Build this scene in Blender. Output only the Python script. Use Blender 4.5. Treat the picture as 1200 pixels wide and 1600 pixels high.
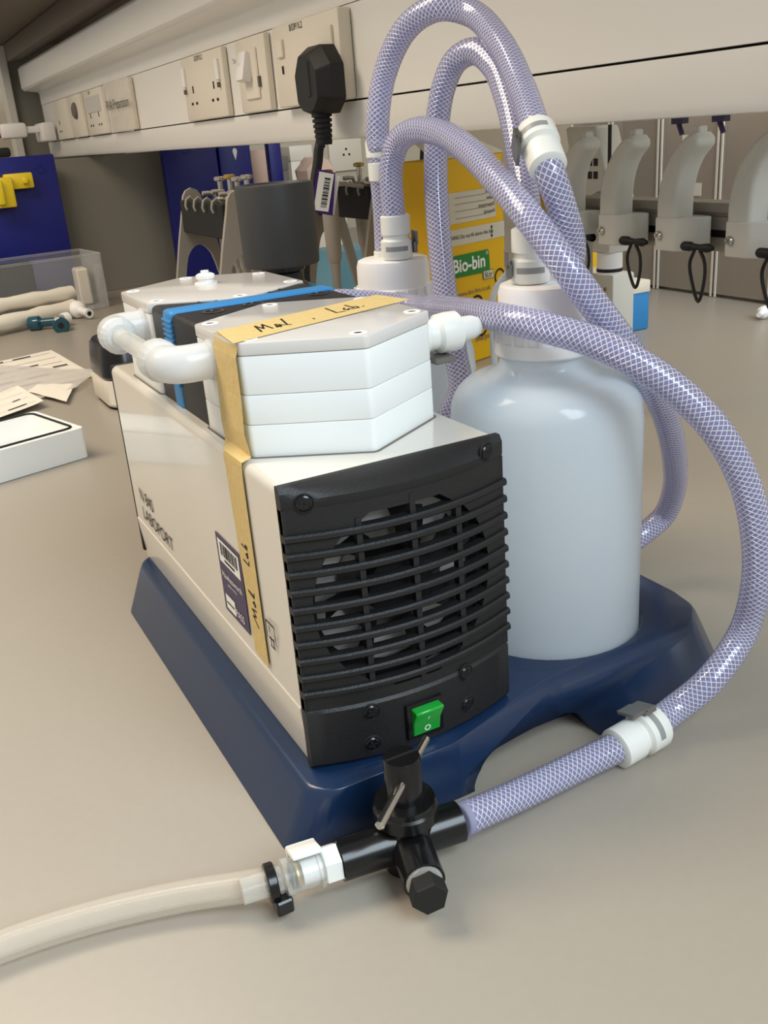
import bpy, bmesh, math, random
from mathutils import Vector, Matrix, Euler
random.seed(4)
for o in list(bpy.data.objects): bpy.data.objects.remove(o)
S = bpy.context.scene
COL = S.collection
PI = math.pi
V = Vector

# ------------------------------------------------------------------ camera
CAM = V((-0.1370, -0.3869, 0.3307)); CROT = (1.1890, 0.0742, -0.4891); FPX = 1496.8
cam = bpy.data.cameras.new('camera'); cob = bpy.data.objects.new('camera', cam); COL.objects.link(cob)
cob.location = CAM; cob.rotation_euler = CROT
cam.sensor_fit = 'AUTO'; cam.sensor_width = 36.0; cam.lens = FPX / 1600 * 36; cam.clip_start = 0.01
S.camera = cob
_M = Euler(CROT, 'XYZ').to_matrix()
def ray(x, y): return _M @ V(((x - 600) / FPX, -(y - 800) / FPX, -1.0))
def at(x, y, ax, val):
    d = ray(x, y); i = 'xyz'.index(ax); return CAM + d * ((val - CAM[i]) / d[i])
def ad(x, y, D):
    d = ray(x, y); return CAM + d * (D / math.hypot(d.x, d.y))

# ------------------------------------------------------------------ world, lights, exposure
w = bpy.data.worlds.new('world'); S.world = w; w.use_nodes = True
w.node_tree.nodes['Background'].inputs[0].default_value = (0.95, 0.93, 0.90, 1)
w.node_tree.nodes['Background'].inputs[1].default_value = 0.34
def area(name, loc, target, sx, sy, power, col):
    l = bpy.data.lights.new(name, 'AREA'); l.shape = 'RECTANGLE'; l.size = sx; l.size_y = sy; l.energy = power; l.color = col
    o = bpy.data.objects.new(name, l); COL.objects.link(o); o.location = loc
    o.rotation_euler = (V(target) - V(loc)).to_track_quat('-Z', 'Y').to_euler(); return o
area('ceiling_light', (-0.92, 0.95, 1.62), (-0.70, 0.85, 0.0), 0.6, 1.5, 27, (1.0, 0.84, 0.64))
area('ceiling_light', (1.20, 0.45, 1.75), (1.15, 0.45, 0), 0.6, 1.2, 10, (1.0, 0.89, 0.76))
area('window_daylight', (0.60, -1.75, 1.75), (0.2, 0.1, 0.15), 1.6, 1.4, 62, (0.78, 0.91, 1.0))
S.view_settings.view_transform = 'Standard'; S.view_settings.look = 'None'
S.view_settings.exposure = 0.42; S.view_settings.gamma = 1.0; S.view_settings.use_curve_mapping = False

# ------------------------------------------------------------------ materials
def lin(c): return tuple(((v / 255) / 12.92 if v / 255 <= 0.04045 else ((v / 255 + 0.055) / 1.055) ** 2.4) for v in c) + (1,)
MATS = {}
def mat(name, rgb, rough=0.5, metal=0.0, noise=0.0, scale=40.0, bump=0.0, coat=0.0, trans=0.0, ior=1.45, sss=0.0, spec=0.5):
    if name in MATS: return MATS[name]
    m = bpy.data.materials.new(name); m.use_nodes = True; nt = m.node_tree; p = nt.nodes['Principled BSDF']
    c = lin(rgb)
    p.inputs['Base Color'].default_value = c; p.inputs['Roughness'].default_value = rough; p.inputs['Metallic'].default_value = metal
    p.inputs['Coat Weight'].default_value = coat; p.inputs['Coat Roughness'].default_value = 0.08
    p.inputs['Transmission Weight'].default_value = trans; p.inputs['IOR'].default_value = ior
    p.inputs['Specular IOR Level'].default_value = spec
    if sss: p.inputs['Subsurface Weight'].default_value = sss; p.inputs['Subsurface Radius'].default_value = (0.01, 0.01, 0.01)
    if noise or bump:
        tc = nt.nodes.new('ShaderNodeTexCoord'); nz = nt.nodes.new('ShaderNodeTexNoise'); nz.inputs['Scale'].default_value = scale; nz.inputs['Detail'].default_value = 6
        nt.links.new(tc.outputs['Object'], nz.inputs['Vector'])
        if noise:
            mx = nt.nodes.new('ShaderNodeMix'); mx.data_type = 'RGBA'
            mx.inputs['A'].default_value = tuple(max(0, v * (1 - noise)) for v in c[:3]) + (1,)
            mx.inputs['B'].default_value = tuple(min(1, v * (1 + noise)) for v in c[:3]) + (1,)
            nt.links.new(nz.outputs['Fac'], mx.inputs['Factor']); nt.links.new(mx.outputs['Result'], p.inputs['Base Color'])
        if bump:
            b = nt.nodes.new('ShaderNodeBump'); b.inputs['Strength'].default_value = bump; b.inputs['Distance'].default_value = 0.001
            nt.links.new(nz.outputs['Fac'], b.inputs['Height']); nt.links.new(b.outputs['Normal'], p.inputs['Normal'])
    MATS[name] = m; return m
def clearmat(name, rgb, alpha=0.25, rough=0.1):
    """thin see-through plastic: mostly transparent, with a glossy skin"""
    m = bpy.data.materials.new(name); m.use_nodes = True; nt = m.node_tree; p = nt.nodes['Principled BSDF']; out = nt.nodes['Material Output']
    p.inputs['Base Color'].default_value = lin(rgb); p.inputs['Roughness'].default_value = rough
    t = nt.nodes.new('ShaderNodeBsdfTransparent'); fr = nt.nodes.new('ShaderNodeLayerWeight'); fr.inputs['Blend'].default_value = 0.35
    ma = nt.nodes.new('ShaderNodeMath'); ma.operation = 'MULTIPLY_ADD'; ma.inputs[1].default_value = 0.55; ma.inputs[2].default_value = alpha; ma.use_clamp = True
    mx = nt.nodes.new('ShaderNodeMixShader')
    nt.links.new(fr.outputs['Facing'], ma.inputs[0]); nt.links.new(ma.outputs[0], mx.inputs[0])
    nt.links.new(t.outputs[0], mx.inputs[1]); nt.links.new(p.outputs[0], mx.inputs[2]); nt.links.new(mx.outputs[0], out.inputs[0])
    MATS[name] = m; return m
def translucent(name, rgb, amount=0.45, rough=0.3, through=0.0):
    """milky plastic: light scatters through the wall"""
    m = bpy.data.materials.new(name); m.use_nodes = True; nt = m.node_tree; p = nt.nodes['Principled BSDF']; out = nt.nodes['Material Output']
    p.inputs['Base Color'].default_value = lin(rgb); p.inputs['Roughness'].default_value = rough
    t = nt.nodes.new('ShaderNodeBsdfTranslucent'); t.inputs[0].default_value = lin(rgb)
    mx = nt.nodes.new('ShaderNodeMixShader'); mx.inputs[0].default_value = amount
    nt.links.new(p.outputs[0], mx.inputs[1]); nt.links.new(t.outputs[0], mx.inputs[2])
    last = mx
    if through:
        tr = nt.nodes.new('ShaderNodeBsdfTransparent'); m2 = nt.nodes.new('ShaderNodeMixShader'); m2.inputs[0].default_value = through
        nt.links.new(mx.outputs[0], m2.inputs[1]); nt.links.new(tr.outputs[0], m2.inputs[2]); last = m2
    nt.links.new(last.outputs[0], out.inputs[0]); MATS[name] = m; return m
def braidmat(name):
    m = bpy.data.materials.new(name); m.use_nodes = True; nt = m.node_tree; p = nt.nodes['Principled BSDF']; out = nt.nodes['Material Output']
    L = nt.links.new; N = nt.nodes.new
    uv = N('ShaderNodeUVMap'); uv.uv_map = 'UVMap'; sp = N('ShaderNodeSeparateXYZ'); L(uv.outputs[0], sp.inputs[0])
    def M(op, a, b=None, c=None):
        n = N('ShaderNodeMath'); n.operation = op
        for i, v in enumerate((a, b, c)):
            if v is None: continue
            if isinstance(v, (int, float)): n.inputs[i].default_value = v
            else: L(v, n.inputs[i])
        return n.outputs[0]
    k = M('MULTIPLY', sp.outputs[0], 1 / 0.0031); a = M('MULTIPLY', sp.outputs[1], 12.0)
    def tri(x): return M('ABSOLUTE', M('SUBTRACT', M('FRACT', x), 0.5))          # 0..0.5, thread near 0.5
    t = M('MAXIMUM', tri(M('ADD', k, a)), tri(M('SUBTRACT', k, a)))
    th = N('ShaderNodeMapRange'); th.inputs[1].default_value = 0.375; th.inputs[2].default_value = 0.435; L(t, th.inputs[0])
    p.inputs['Base Color'].default_value = lin((178, 177, 216)); p.inputs['Roughness'].default_value = 0.12; p.inputs['Coat Weight'].default_value = 0.6
    p.inputs['Coat Roughness'].default_value = 0.06
    q = N('ShaderNodeBsdfPrincipled'); q.inputs['Base Color'].default_value = lin((238, 238, 248)); q.inputs['Roughness'].default_value = 0.16; q.inputs['Metallic'].default_value = 0.3; q.inputs['Coat Weight'].default_value = 0.6
    tr = N('ShaderNodeBsdfTransparent'); tr.inputs[0].default_value = lin((226, 226, 248))
    tl = N('ShaderNodeBsdfTranslucent'); tl.inputs[0].default_value = lin((196, 196, 232))
    ms = N('ShaderNodeMixShader'); ms.inputs[0].default_value = 0.30; L(p.outputs[0], ms.inputs[1]); L(tl.outputs[0], ms.inputs[2])
    m1 = N('ShaderNodeMixShader'); m1.inputs[0].default_value = 0.44; L(ms.outputs[0], m1.inputs[1]); L(tr.outputs[0], m1.inputs[2])
    m2 = N('ShaderNodeMixShader'); L(th.outputs[0], m2.inputs[0]); L(m1.outputs[0], m2.inputs[1]); L(q.outputs[0], m2.inputs[2])
    bp = N('ShaderNodeBump'); bp.inputs['Strength'].default_value = 0.6; bp.inputs['Distance'].default_value = 0.0006; L(th.outputs[0], bp.inputs['Height'])
    L(bp.outputs[0], q.inputs['Normal'])
    L(m2.outputs[0], out.inputs[0]); MATS[name] = m; return m

mat('bench', (160, 152, 140), 0.34, noise=0.035, scale=180, spec=0.45)
mat('white_paint', (226, 220, 206), 0.32)
mat('trunk_white', (238, 236, 230), 0.30)
mat('housing', (222, 217, 206), 0.16, coat=0.5)
mat('ptfe', (236, 238, 236), 0.38, sss=0.15)
mat('lid_grey', (216, 212, 207), 0.20, coat=0.3)
mat('black_abs', (26, 26, 27), 0.48, noise=0.15, scale=900, bump=0.25)
mat('black_gloss', (18, 18, 19), 0.22)
mat('black_soft', (22, 22, 23), 0.6)
mat('navy', (18, 42, 74), 0.26, noise=0.03, scale=60, spec=0.8)
mat('sky_blue', (52, 134, 196), 0.45)
mat('chrome', (205, 200, 190), 0.18, 1.0)
mat('grey_steel', (140, 138, 134), 0.35, 0.8)
mat('green_switch', (22, 158, 52), 0.25, coat=0.5)
mat('print_white', (240, 240, 236), 0.5)
mat('print_black', (24, 22, 24), 0.6)
mat('print_grey', (110, 104, 98), 0.6)
mat('purple_label', (58, 44, 84), 0.4)
mat('purple_tag', (70, 20, 120), 0.4)
mat('paper', (236, 228, 214), 0.7)
mat('cap_white', (244, 242, 240), 0.4, sss=0.1)
mat('connector_white', (236, 237, 232), 0.35, sss=0.2)
mat('connector_grey', (150, 150, 150), 0.4)
mat('dark_grey_foam', (58, 58, 58), 0.5, noise=0.06, scale=300, bump=0.1)
mat('blue_panel', (22, 28, 118), 0.4)
mat('yellow_plastic', (228, 200, 36), 0.4)
mat('card_yellow', (226, 178, 16), 0.55)
mat('card_cream', (206, 200, 184), 0.6)
mat('card_green', (42, 126, 52), 0.5)
mat('hook_grey', (206, 204, 196), 0.35)
mat('rail_alu', (150, 144, 134), 0.4, 0.4)
mat('partition_grey', (128, 126, 118), 0.6, noise=0.03, scale=6)
mat('shelf_brown', (88, 78, 66), 0.6)
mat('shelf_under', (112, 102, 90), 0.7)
mat('cyan', (10, 160, 200), 0.4)
mat('teal_glass', (24, 88, 104), 0.12, trans=0.35, coat=0.5)
mat('pipette_grey', (168, 162, 152), 0.35)
mat('stand_grey', (158, 152, 142), 0.4)
mat('foam_white', (240, 240, 236), 0.55)
mat('cream_plastic', (232, 224, 208), 0.4)
mat('light_blue', (120, 180, 205), 0.4)
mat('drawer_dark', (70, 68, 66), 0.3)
mat('wall', (196, 186, 168), 0.7, noise=0.02, scale=3)
mat('floor', (120, 116, 110), 0.5, noise=0.05, scale=8)
mat('pinkish', (214, 186, 170), 0.5)
mat('red_wire', (170, 24, 26), 0.35)
mat('white_ribbed', (246, 246, 246), 0.3)
mat('gold', (190, 160, 80), 0.35, 0.6)
mat('inside_white', (238, 240, 238), 0.4)
mat('inside_dark', (20, 20, 20), 0.7)
clearmat('clear_plastic', (214, 214, 212), 0.10, 0.12)
clearmat('clear_drawer', (198, 186, 172), 0.38, 0.25)
clearmat('clear_tube', (220, 212, 198), 0.24, 0.15)
clearmat('clear_fit', (220, 220, 212), 0.25, 0.08)
clearmat('film', (226, 222, 214), 0.18, 0.2)
translucent('bottle_pe', (240, 248, 255), 0.50, 0.13, 0.05)
translucent('elbow_pfa', (240, 240, 238), 0.35, 0.25)
translucent('hose_inner', (196, 198, 226), 0.4, 0.2, 0.3)
braidmat('braid')
def tapemat():
    m = mat('masking_tape', (216, 190, 128), 0.65, noise=0.10, scale=260, bump=0.5); return m
tapemat()

# ------------------------------------------------------------------ mesh helpers
class B:
    def __init__(s): s.bm = bmesh.new(); s.uv = None
    def box(s, a, b, M=None):
        a = V(a); b = V(b)
        r = bmesh.ops.create_cube(s.bm, size=1.0)['verts']
        for v in r:
            v.co = V(((a.x + b.x) / 2 + v.co.x * (b.x - a.x), (a.y + b.y) / 2 + v.co.y * (b.y - a.y), (a.z + b.z) / 2 + v.co.z * (b.z - a.z)))
            if M: v.co = M @ v.co
        return s
    def prism(s, pts, d, M=None):
        """pts: 3-D outline (planar); d: extrude vector"""
        d = V(d); f = lambda p: (M @ V(p)) if M else V(p)
        a = [s.bm.verts.new(f(p)) for p in pts]; b = [s.bm.verts.new(f(V(p) + d)) for p in pts]; n = len(a)
        s.bm.faces.new(a[::-1]); s.bm.faces.new(b)
        for i in range(n): s.bm.faces.new((a[i], a[(i + 1) % n], b[(i + 1) % n], b[i]))
        return s
    def face(s, pts): return s.bm.faces.new([s.bm.verts.new(V(p)) for p in pts])
    def lathe(s, prof, o=(0, 0, 0), ax=(0, 0, 1), n=32, caps=True, ang=2 * PI):
        """prof: list of (r, h) along axis ax from o"""
        o = V(o); ax = V(ax).normalized(); q = V((0, 0, 1)).rotation_difference(ax)
        rings = []
        for r, h in prof:
            if r < 1e-6: rings.append([s.bm.verts.new(o + q @ V((0, 0, h)))])
            else: rings.append([s.bm.verts.new(o + q @ V((r * math.cos(ang * i / n), r * math.sin(ang * i / n), h))) for i in range(n)])
        for A, Bq in zip(rings, rings[1:]):
            for i in range(n):
                j = (i + 1) % n
                if len(A) == 1 and len(Bq) == 1: continue
                if len(A) == 1: s.bm.faces.new((A[0], Bq[j], Bq[i]))
                elif len(Bq) == 1: s.bm.faces.new((A[i], A[j], Bq[0]))
                else: s.bm.faces.new((A[i], A[j], Bq[j], Bq[i]))
        if caps:
            if len(rings[0]) > 1: s.bm.faces.new(rings[0][::-1])
            if len(rings[-1]) > 1: s.bm.faces.new(rings[-1])
        return s
    def cyl(s, a, b, r, r2=None, n=24):
        a = V(a); b = V(b); return s.lathe([(r, 0), (r2 if r2 is not None else r, (b - a).length)], a, b - a, n)
    def tube(s, path, r, n=16, caps=True, sec=None, uv=False):
        """path: points; r: radius or list; sec: scale pair (a,b) for an oval section"""
        P = [V(p) for p in path]; m = len(P); rr = r if isinstance(r, (list, tuple)) else [r] * m
        T = [((P[min(i + 1, m - 1)] - P[max(i - 1, 0)]).normalized()) for i in range(m)]
        up = V((0, 0, 1)) if abs(T[0].z) < 0.9 else V((1, 0, 0))
        nrm = (up - T[0] * up.dot(T[0])).normalized(); rings = []; L = 0.0; Ls = []
        for i in range(m):
            if i: nrm = (T[i - 1].rotation_difference(T[i]) @ nrm); nrm = (nrm - T[i] * nrm.dot(T[i])).normalized(); L += (P[i] - P[i - 1]).length
            Ls.append(L); bi = T[i].cross(nrm); a_, b_ = sec or (1, 1)
            rings.append([s.bm.verts.new(P[i] + (nrm * math.cos(2 * PI * k / n) * a_ + bi * math.sin(2 * PI * k / n) * b_) * rr[i]) for k in range(n)])
        lay = s.bm.loops.layers.uv.new('UVMap') if uv else None
        for i in range(m - 1):
            for k in range(n):
                j = (k + 1) % n
                f = s.bm.faces.new((rings[i][k], rings[i][j], rings[i + 1][j], rings[i + 1][k]))
                if uv:
                    for lp, c in zip(f.loops, ((Ls[i], k / n), (Ls[i], (k + 1) / n), (Ls[i + 1], (k + 1) / n), (Ls[i + 1], k / n))): lp[lay].uv = c
        if caps: s.bm.faces.new(rings[0][::-1]); s.bm.faces.new(rings[-1])
        return s
    def bevel(s, w, seg=2, ang=30):
        s.bm.normal_update()
        ed = [e for e in s.bm.edges if len(e.link_faces) == 2 and e.calc_face_angle(0) > math.radians(ang)]
        bmesh.ops.bevel(s.bm, geom=ed, offset=w, segments=seg, profile=0.5, affect='EDGES', clamp_overlap=True); return s
    def obj(s, name, m, parent=None, label=None, cat=None, group=None, kind=None, loc=None, sharp=35, fix=True):
        if fix: bmesh.ops.recalc_face_normals(s.bm, faces=s.bm.faces[:])
        me = bpy.data.meshes.new(name); s.bm.to_mesh(me); s.bm.free()
        for p in me.polygons: p.use_smooth = True
        me.set_sharp_from_angle(angle=math.radians(sharp))
        me.materials.append(MATS[m]); o = bpy.data.objects.new(name, me); COL.objects.link(o)
        if parent: o.parent = parent
        return tag(o, label, cat, group, kind)
def tag(o, label=None, cat=None, group=None, kind=None):
    if label: o['label'] = label
    if cat: o['category'] = cat
    if group: o['group'] = group
    if kind: o['kind'] = kind
    return o
def thing(name, label, cat, loc=(0, 0, 0), group=None, rz=0):
    o = bpy.data.objects.new(name, None); COL.objects.link(o); o.empty_display_size = 0.02
    o.location = loc; o.rotation_euler.z = rz; tag(o, label, cat, group); o['_t'] = 1; del o['_t']; return o
def wparent(o, p):
    """parent while keeping world-space vertices"""
    o.parent = p; o.matrix_parent_inverse = (Matrix.Translation(p.location) @ Euler(p.rotation_euler).to_matrix().to_4x4()).inverted(); return o
def dup(root, loc, label=None, group=None, rz=None):
    r = root.copy(); COL.objects.link(r); r.location = loc
    if rz is not None: r.rotation_euler.z = rz
    if label: r['label'] = label
    if group: r['group'] = group
    for ch in list(root.children):
        c = ch.copy(); COL.objects.link(c); c.parent = r
        for g in ch.children:
            d = g.copy(); COL.objects.link(d); d.parent = c
    return r
def rounded(pts, r, n=5):
    """round the corners of a closed 2-D polygon"""
    out = []; m = len(pts)
    for i in range(m):
        p = V(pts[i][:2]); a = V(pts[i - 1][:2]); b = V(pts[(i + 1) % m][:2])
        u = (a - p).normalized(); v = (b - p).normalized(); ang = u.angle(v); rr = r[i] if isinstance(r, (list, tuple)) else r
        if rr <= 0: out.append(p); continue
        d = min(rr / math.tan(ang / 2), (a - p).length * .49, (b - p).length * .49); rr = d * math.tan(ang / 2)
        c = p + (u + v).normalized() * (rr / math.sin(ang / 2))
        s0 = p + u * d - c; s1 = p + v * d - c; a0 = math.atan2(s0.y, s0.x); a1 = math.atan2(s1.y, s1.x)
        da = (a1 - a0 + PI) % (2 * PI) - PI
        for k in range(n + 1): out.append(c + V((math.cos(a0 + da * k / n), math.sin(a0 + da * k / n))) * rr)
    return out
def z3(pts, z): return [V((p[0], p[1], z)) for p in pts]
def catmull(P, step=0.004):
    P = [V(p) for p in P]; Q = [P[0] * 2 - P[1]] + P + [P[-1] * 2 - P[-2]]; out = []
    for i in range(1, len(Q) - 2):
        p0, p1, p2, p3 = Q[i - 1:i + 3]; n = max(2, int((p2 - p1).length / step))
        def tj(t, a, b): return t + max((b - a).length, 1e-6) ** 0.5
        t0 = 0; t1 = tj(t0, p0, p1); t2 = tj(t1, p1, p2); t3 = tj(t2, p2, p3)
        for k in range(n):
            t = t1 + (t2 - t1) * k / n
            A1 = p0 * ((t1 - t) / (t1 - t0)) + p1 * ((t - t0) / (t1 - t0)); A2 = p1 * ((t2 - t) / (t2 - t1)) + p2 * ((t - t1) / (t2 - t1)); A3 = p2 * ((t3 - t) / (t3 - t2)) + p3 * ((t - t2) / (t3 - t2))
            B1 = A1 * ((t2 - t) / (t2 - t0)) + A2 * ((t - t0) / (t2 - t0)); B2 = A2 * ((t3 - t) / (t3 - t1)) + A3 * ((t - t1) / (t3 - t1))
            out.append(B1 * ((t2 - t) / (t2 - t1)) + B2 * ((t - t1) / (t2 - t1)))
    out.append(P[-1]); return out
def text(body, size, o, u, v, m, parent=None, name='lettering', align='LEFT', stretch=1.0, bold=0.0):
    """flat lettering: origin o, reading direction u, up direction v"""
    cu = bpy.data.curves.new(name, 'FONT'); cu.body = body; cu.size = size; cu.align_x = align; cu.offset = bold
    t = bpy.data.objects.new('tmp', cu); COL.objects.link(t); bpy.context.view_layer.update()
    me = bpy.data.meshes.new_from_object(t); bpy.data.objects.remove(t); bpy.data.curves.remove(cu)
    o = V(o); u = V(u).normalized() * stretch; v = V(v).normalized()
    for q in me.vertices: q.co = o + u * q.co.x + v * q.co.y
    me.materials.clear(); me.materials.append(MATS[m]); me.name = name
    ob = bpy.data.objects.new(name, me); COL.objects.link(ob)
    if parent: ob.parent = parent
    return ob
def strokes(lines, f, wd, n, m, parent, name='handwriting'):
    """pen strokes: 2-D polylines mapped by f to the surface, n its normal"""
    b = B(); n = V(n).normalized()
    for ln in lines:
        P = [f(*p) for p in ln]
        for a, c in zip(P, P[1:]):
            d = (c - a); 
            if d.length < 1e-7: continue
            sd = d.normalized().cross(n) * wd / 2; e = d.normalized() * wd * 0.35
            b.face([a - sd - e, c - sd + e, c + sd + e, a + sd - e])
    return b.obj(name, m, parent, fix=False)
def quadf(p00, p10, p01, p11):
    """bilinear map of the unit square onto four world points"""
    p00, p10, p01, p11 = map(V, (p00, p10, p01, p11))
    return lambda u, v: p00 * (1 - u) * (1 - v) + p10 * u * (1 - v) + p01 * (1 - u) * v + p11 * u * v
def rects(b, f, rs):
    for u0, v0, u1, v1 in rs: b.face([f(u0, v0), f(u1, v0), f(u1, v1), f(u0, v1)])
    return b
def scr_head(name, c, ax, r, m, parent, slot='inside_dark', hgt=0.0014):
    """pan-head cross screw: head with recessed cross"""
    ax = V(ax).normalized(); c = V(c)
    o = B().lathe([(r, 0), (r, hgt * .5), (r * .8, hgt), (0, hgt)], c, ax, 18).obj(name, m, parent)
    up = V((0, 0, 1)) if abs(ax.z) < .8 else V((1, 0, 0)); up = (up - ax * up.dot(ax)).normalized(); sd = ax.cross(up); b = B(); k = c + ax * (hgt + .0001)
    a = math.radians(random.uniform(15, 60)); up, sd = up * math.cos(a) + sd * math.sin(a), sd * math.cos(a) - up * math.sin(a)
    for x, y in ((up, sd), (sd, up)):
        b.face([k - x * r * .62 - y * r * .13, k + x * r * .62 - y * r * .13, k + x * r * .62 + y * r * .13, k - x * r * .62 + y * r * .13])
    b.obj('cross_slot', slot, o); return o

# ------------------------------------------------------------------ the setting
B().box((-1.6, -2.6, -0.94), (2.1, 3.3, -0.90)).obj('floor', 'floor', kind='structure')
B().box((-1.6, 3.2, -0.90), (2.1, 3.3, 1.8)).obj('wall_back', 'wall', kind='structure')
B().box((2.0, -2.6, -0.90), (2.1, 3.2, 1.8)).obj('wall_right', 'wall', kind='structure')
bench = B(); bench.box((-0.72, -1.1, -0.03), (1.75, 2.9, 0.0)); bench.bevel(0.004, 2)
bench = bench.obj('laboratory_bench', 'bench', label='smooth beige laboratory bench top carrying the pump, bottles and tubing', cat='bench')
cab = B().box((-0.60, -1.0, -0.90), (1.70, 2.85, -0.031)).obj('bench_cabinet', 'white_paint', label='white base cabinet running under the whole length of the bench top', cat='cabinet')

# service trunking with sockets, along the bench at x = 0.38
XT = 0.38; YE = 2.57; YN = -0.9
tr = thing('service_trunking', 'cream service trunking with a bulging upper cover running above the bench', 'trunking', (XT, 1.0, 0.32))
prof = [(XT + .012, .3214), (XT + .004, .3222), (XT, .3290), (XT, .3604)]
def along(prof, y0, y1): return [V((x, y0, z)) for x, z in prof]
b = B(); b.prism([V((x, YN, z)) for x, z in prof + [(XT + .06, .3604), (XT + .06, .3214)]], (0, YE - YN, 0)); wparent(b.obj('lower_cover', 'trunk_white'), tr)
b = B(); b.prism([V((x, YN, z)) for x, z in [(XT + .001, .3624), (XT + .001, .4560), (XT + .06, .4560), (XT + .06, .3624)]], (0, YE - YN, 0)); wparent(b.obj('socket_panel', 'trunk_white'), tr)
up = rounded([(XT, .4568), (XT, .4885), (.3420, .4935), (.3365, .500), (.3365, .5480), (.345, .556), (XT + .06, .566), (XT + .06, .4568)], [0, .006, .006, .003, .006, .006, 0, 0], 4)
b = B(); b.prism([V((p.x, YN, p.y)) for p in up], (0, YE - YN, 0)); wparent(b.obj('upper_cover', 'trunk_white'), tr)
b = B(); b.prism([V((x, YN, z)) for x, z in [(XT + .01, .33), (XT + .01, .55), (XT + .058, .55), (XT + .058, .33)]], (0, YE - YN - .002, 0)); wparent(b.obj('back_channel', 'inside_dark'), tr)  # near-black colour puts the shade of the seam into the channel
# shelf above
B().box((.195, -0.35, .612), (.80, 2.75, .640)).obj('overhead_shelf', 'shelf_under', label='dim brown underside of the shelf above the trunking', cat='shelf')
b = B(); b.box((.313, -0.35, .5665), (.352, YE, .611)); b.bevel(.004, 2); b.obj('shelf_rail', 'shelf_brown', label='dark brown rail tucked between the shelf and the trunking', cat='rail')
b = B(); b.box((.296, 2.60, .0005), (.318, 2.66, .611)); b.bevel(.002, 1); b.obj('shelf_post', 'hook_grey', label='pale grey shelf upright at the far end of the trunking', cat='post')
b = B(); b.box((.318, 2.62, .30), (.60, 2.64, .611)); b.obj('end_board', 'partition_grey', label='dark grey board closing the shelf behind the trunking end', cat='board')

# sockets and switches on the trunking, each a thing fixed to the trunking face
def plate(name, label, cat, y0, y1, z0=.3625, z1=.4545, m='cream_plastic', d=.009, group=None):
    t = thing(name, label, cat, (XT, (y0 + y1) / 2, z0), group)
    b = B(); b.box((XT - d, y1, z0), (XT + .0005, y0, z1)); b.bevel(.003, 2); wparent(b.obj('face_plate', m), t); return t
def slots(t, yc, zc, s=1.0, x=None):
    x = XT - .0095 if x is None else x
    for dy, dz, a, h in ((0, .012, .0022, .005), (-.011, -.008, .004, .0018), (.011, -.008, .004, .0018)):
        b = B(); b.box((x - .0002, yc + dy * s - a * s, zc + dz * s - h * s), (x + .002, yc + dy * s + a * s, zc + dz * s + h * s)); wparent(b.obj('pin_slot', 'inside_dark'), t)
def small_text(t, s, y, z, size=.008, x=None, m='print_black'):
    wparent(text(s, size, (XT - .0097 if x is None else x, y, z), (0, -1, 0), (0, 0, 1), m), t)
t = plate('wall_socket', 'cream double wall socket with eight pin slots, left of the fused switch', 'socket', 1.238, 1.043)
slots(t, 1.19, .395); slots(t, 1.09, .395); small_text(t, 'B/DP/1L2', 1.165, .445, .010)
for yy in (1.225, 1.062):
    b = B(); b.box((XT - .013, yy - .006, .412), (XT - .0085, yy + .006, .440)); b.bevel(.001, 1); wparent(b.obj('rocker', 'cap_white'), t)
    b = B(); b.box((XT - .0135, yy - .003, .402), (XT - .0085, yy + .001, .409)); wparent(b.obj('indicator', 'print_grey'), t)
t = plate('fused_switch', 'cream single switch plate with a tilted rocker between the two sockets', 'switch', .985, .877)
b = B(); b.box((XT - .012, .905, .378), (XT - .0085, .955, .440)); b.bevel(.002, 1); wparent(b.obj('inner_frame', 'cream_plastic'), t)
b = B(); b.box((-.010, -.014, -.018), (.004, .014, .018), Matrix.Translation((XT - .0125, .938, .418)) @ Matrix.Rotation(math.radians(14), 4, 'Y')); b.bevel(.002, 2); rk = wparent(b.obj('rocker', 'cap_white'), t)
wparent(text('20A', .008, (XT - .0262, .950, .424), (0, -1, 0), (-.25, 0, 1), 'print_black'), t)
b = B(); b.box((XT - .0128, .899, .392), (XT - .0085, .903, .405)); wparent(b.obj('indicator', 'print_grey'), t)
t = plate('wall_socket', 'cream double wall socket holding the black mains plug', 'socket', .832, .643, .3625, .4535, d=.016)
small_text(t, 'B/DP/1L2', .775, .444, .010, XT - .0165)
for yy in (.805, .665):
    b = B(); b.box((XT - .0195, yy - .009, .418), (XT - .0155, yy + .009, .438)); b.bevel(.001, 1); wparent(b.obj('rocker', 'cream_plastic'), t)
    b = B(); b.box((XT - .0170, yy - .002, .400), (XT - .0155, yy + .002, .409)); wparent(b.obj('indicator', 'inside_dark'), t)
t = plate('data_socket', 'flat cream wall plate under crinkled film lettered RNA Preparation', 'wall plate', 1.76, 1.575)
b = B(); f = quadf((XT - .011, 1.77, .362), (XT - .011, 1.565, .360), (XT - .011, 1.765, .459), (XT - .011, 1.56, .457))
n = 14
vs = [[b.bm.verts.new(f(i / n, j / n) + V((-.004 * abs(math.sin(i * 2.1 + j * .7)), 0, 0))) for i in range(n + 1)] for j in range(n + 1)]
for j in range(n):
    for i in range(n): b.bm.faces.new((vs[j][i], vs[j][i + 1], vs[j + 1][i + 1], vs[j + 1][i]))
wparent(b.obj('cover_film', 'film'), t)
small_text(t, 'RNA Preparation', 1.752, .404, .0260, XT - .0165)
t = plate('wall_socket', 'cream double wall socket beside the film covered plate', 'socket', 1.99, 1.81); slots(t, 1.94, .39); slots(t, 1.86, .39); small_text(t, 'B/DP', 1.93, .445, .009)
b = B(); b.box((XT - .0105, 1.83, .408), (XT - .0085, 1.965, .440)); wparent(b.obj('rocker', 'hook_grey'), t)
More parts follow.
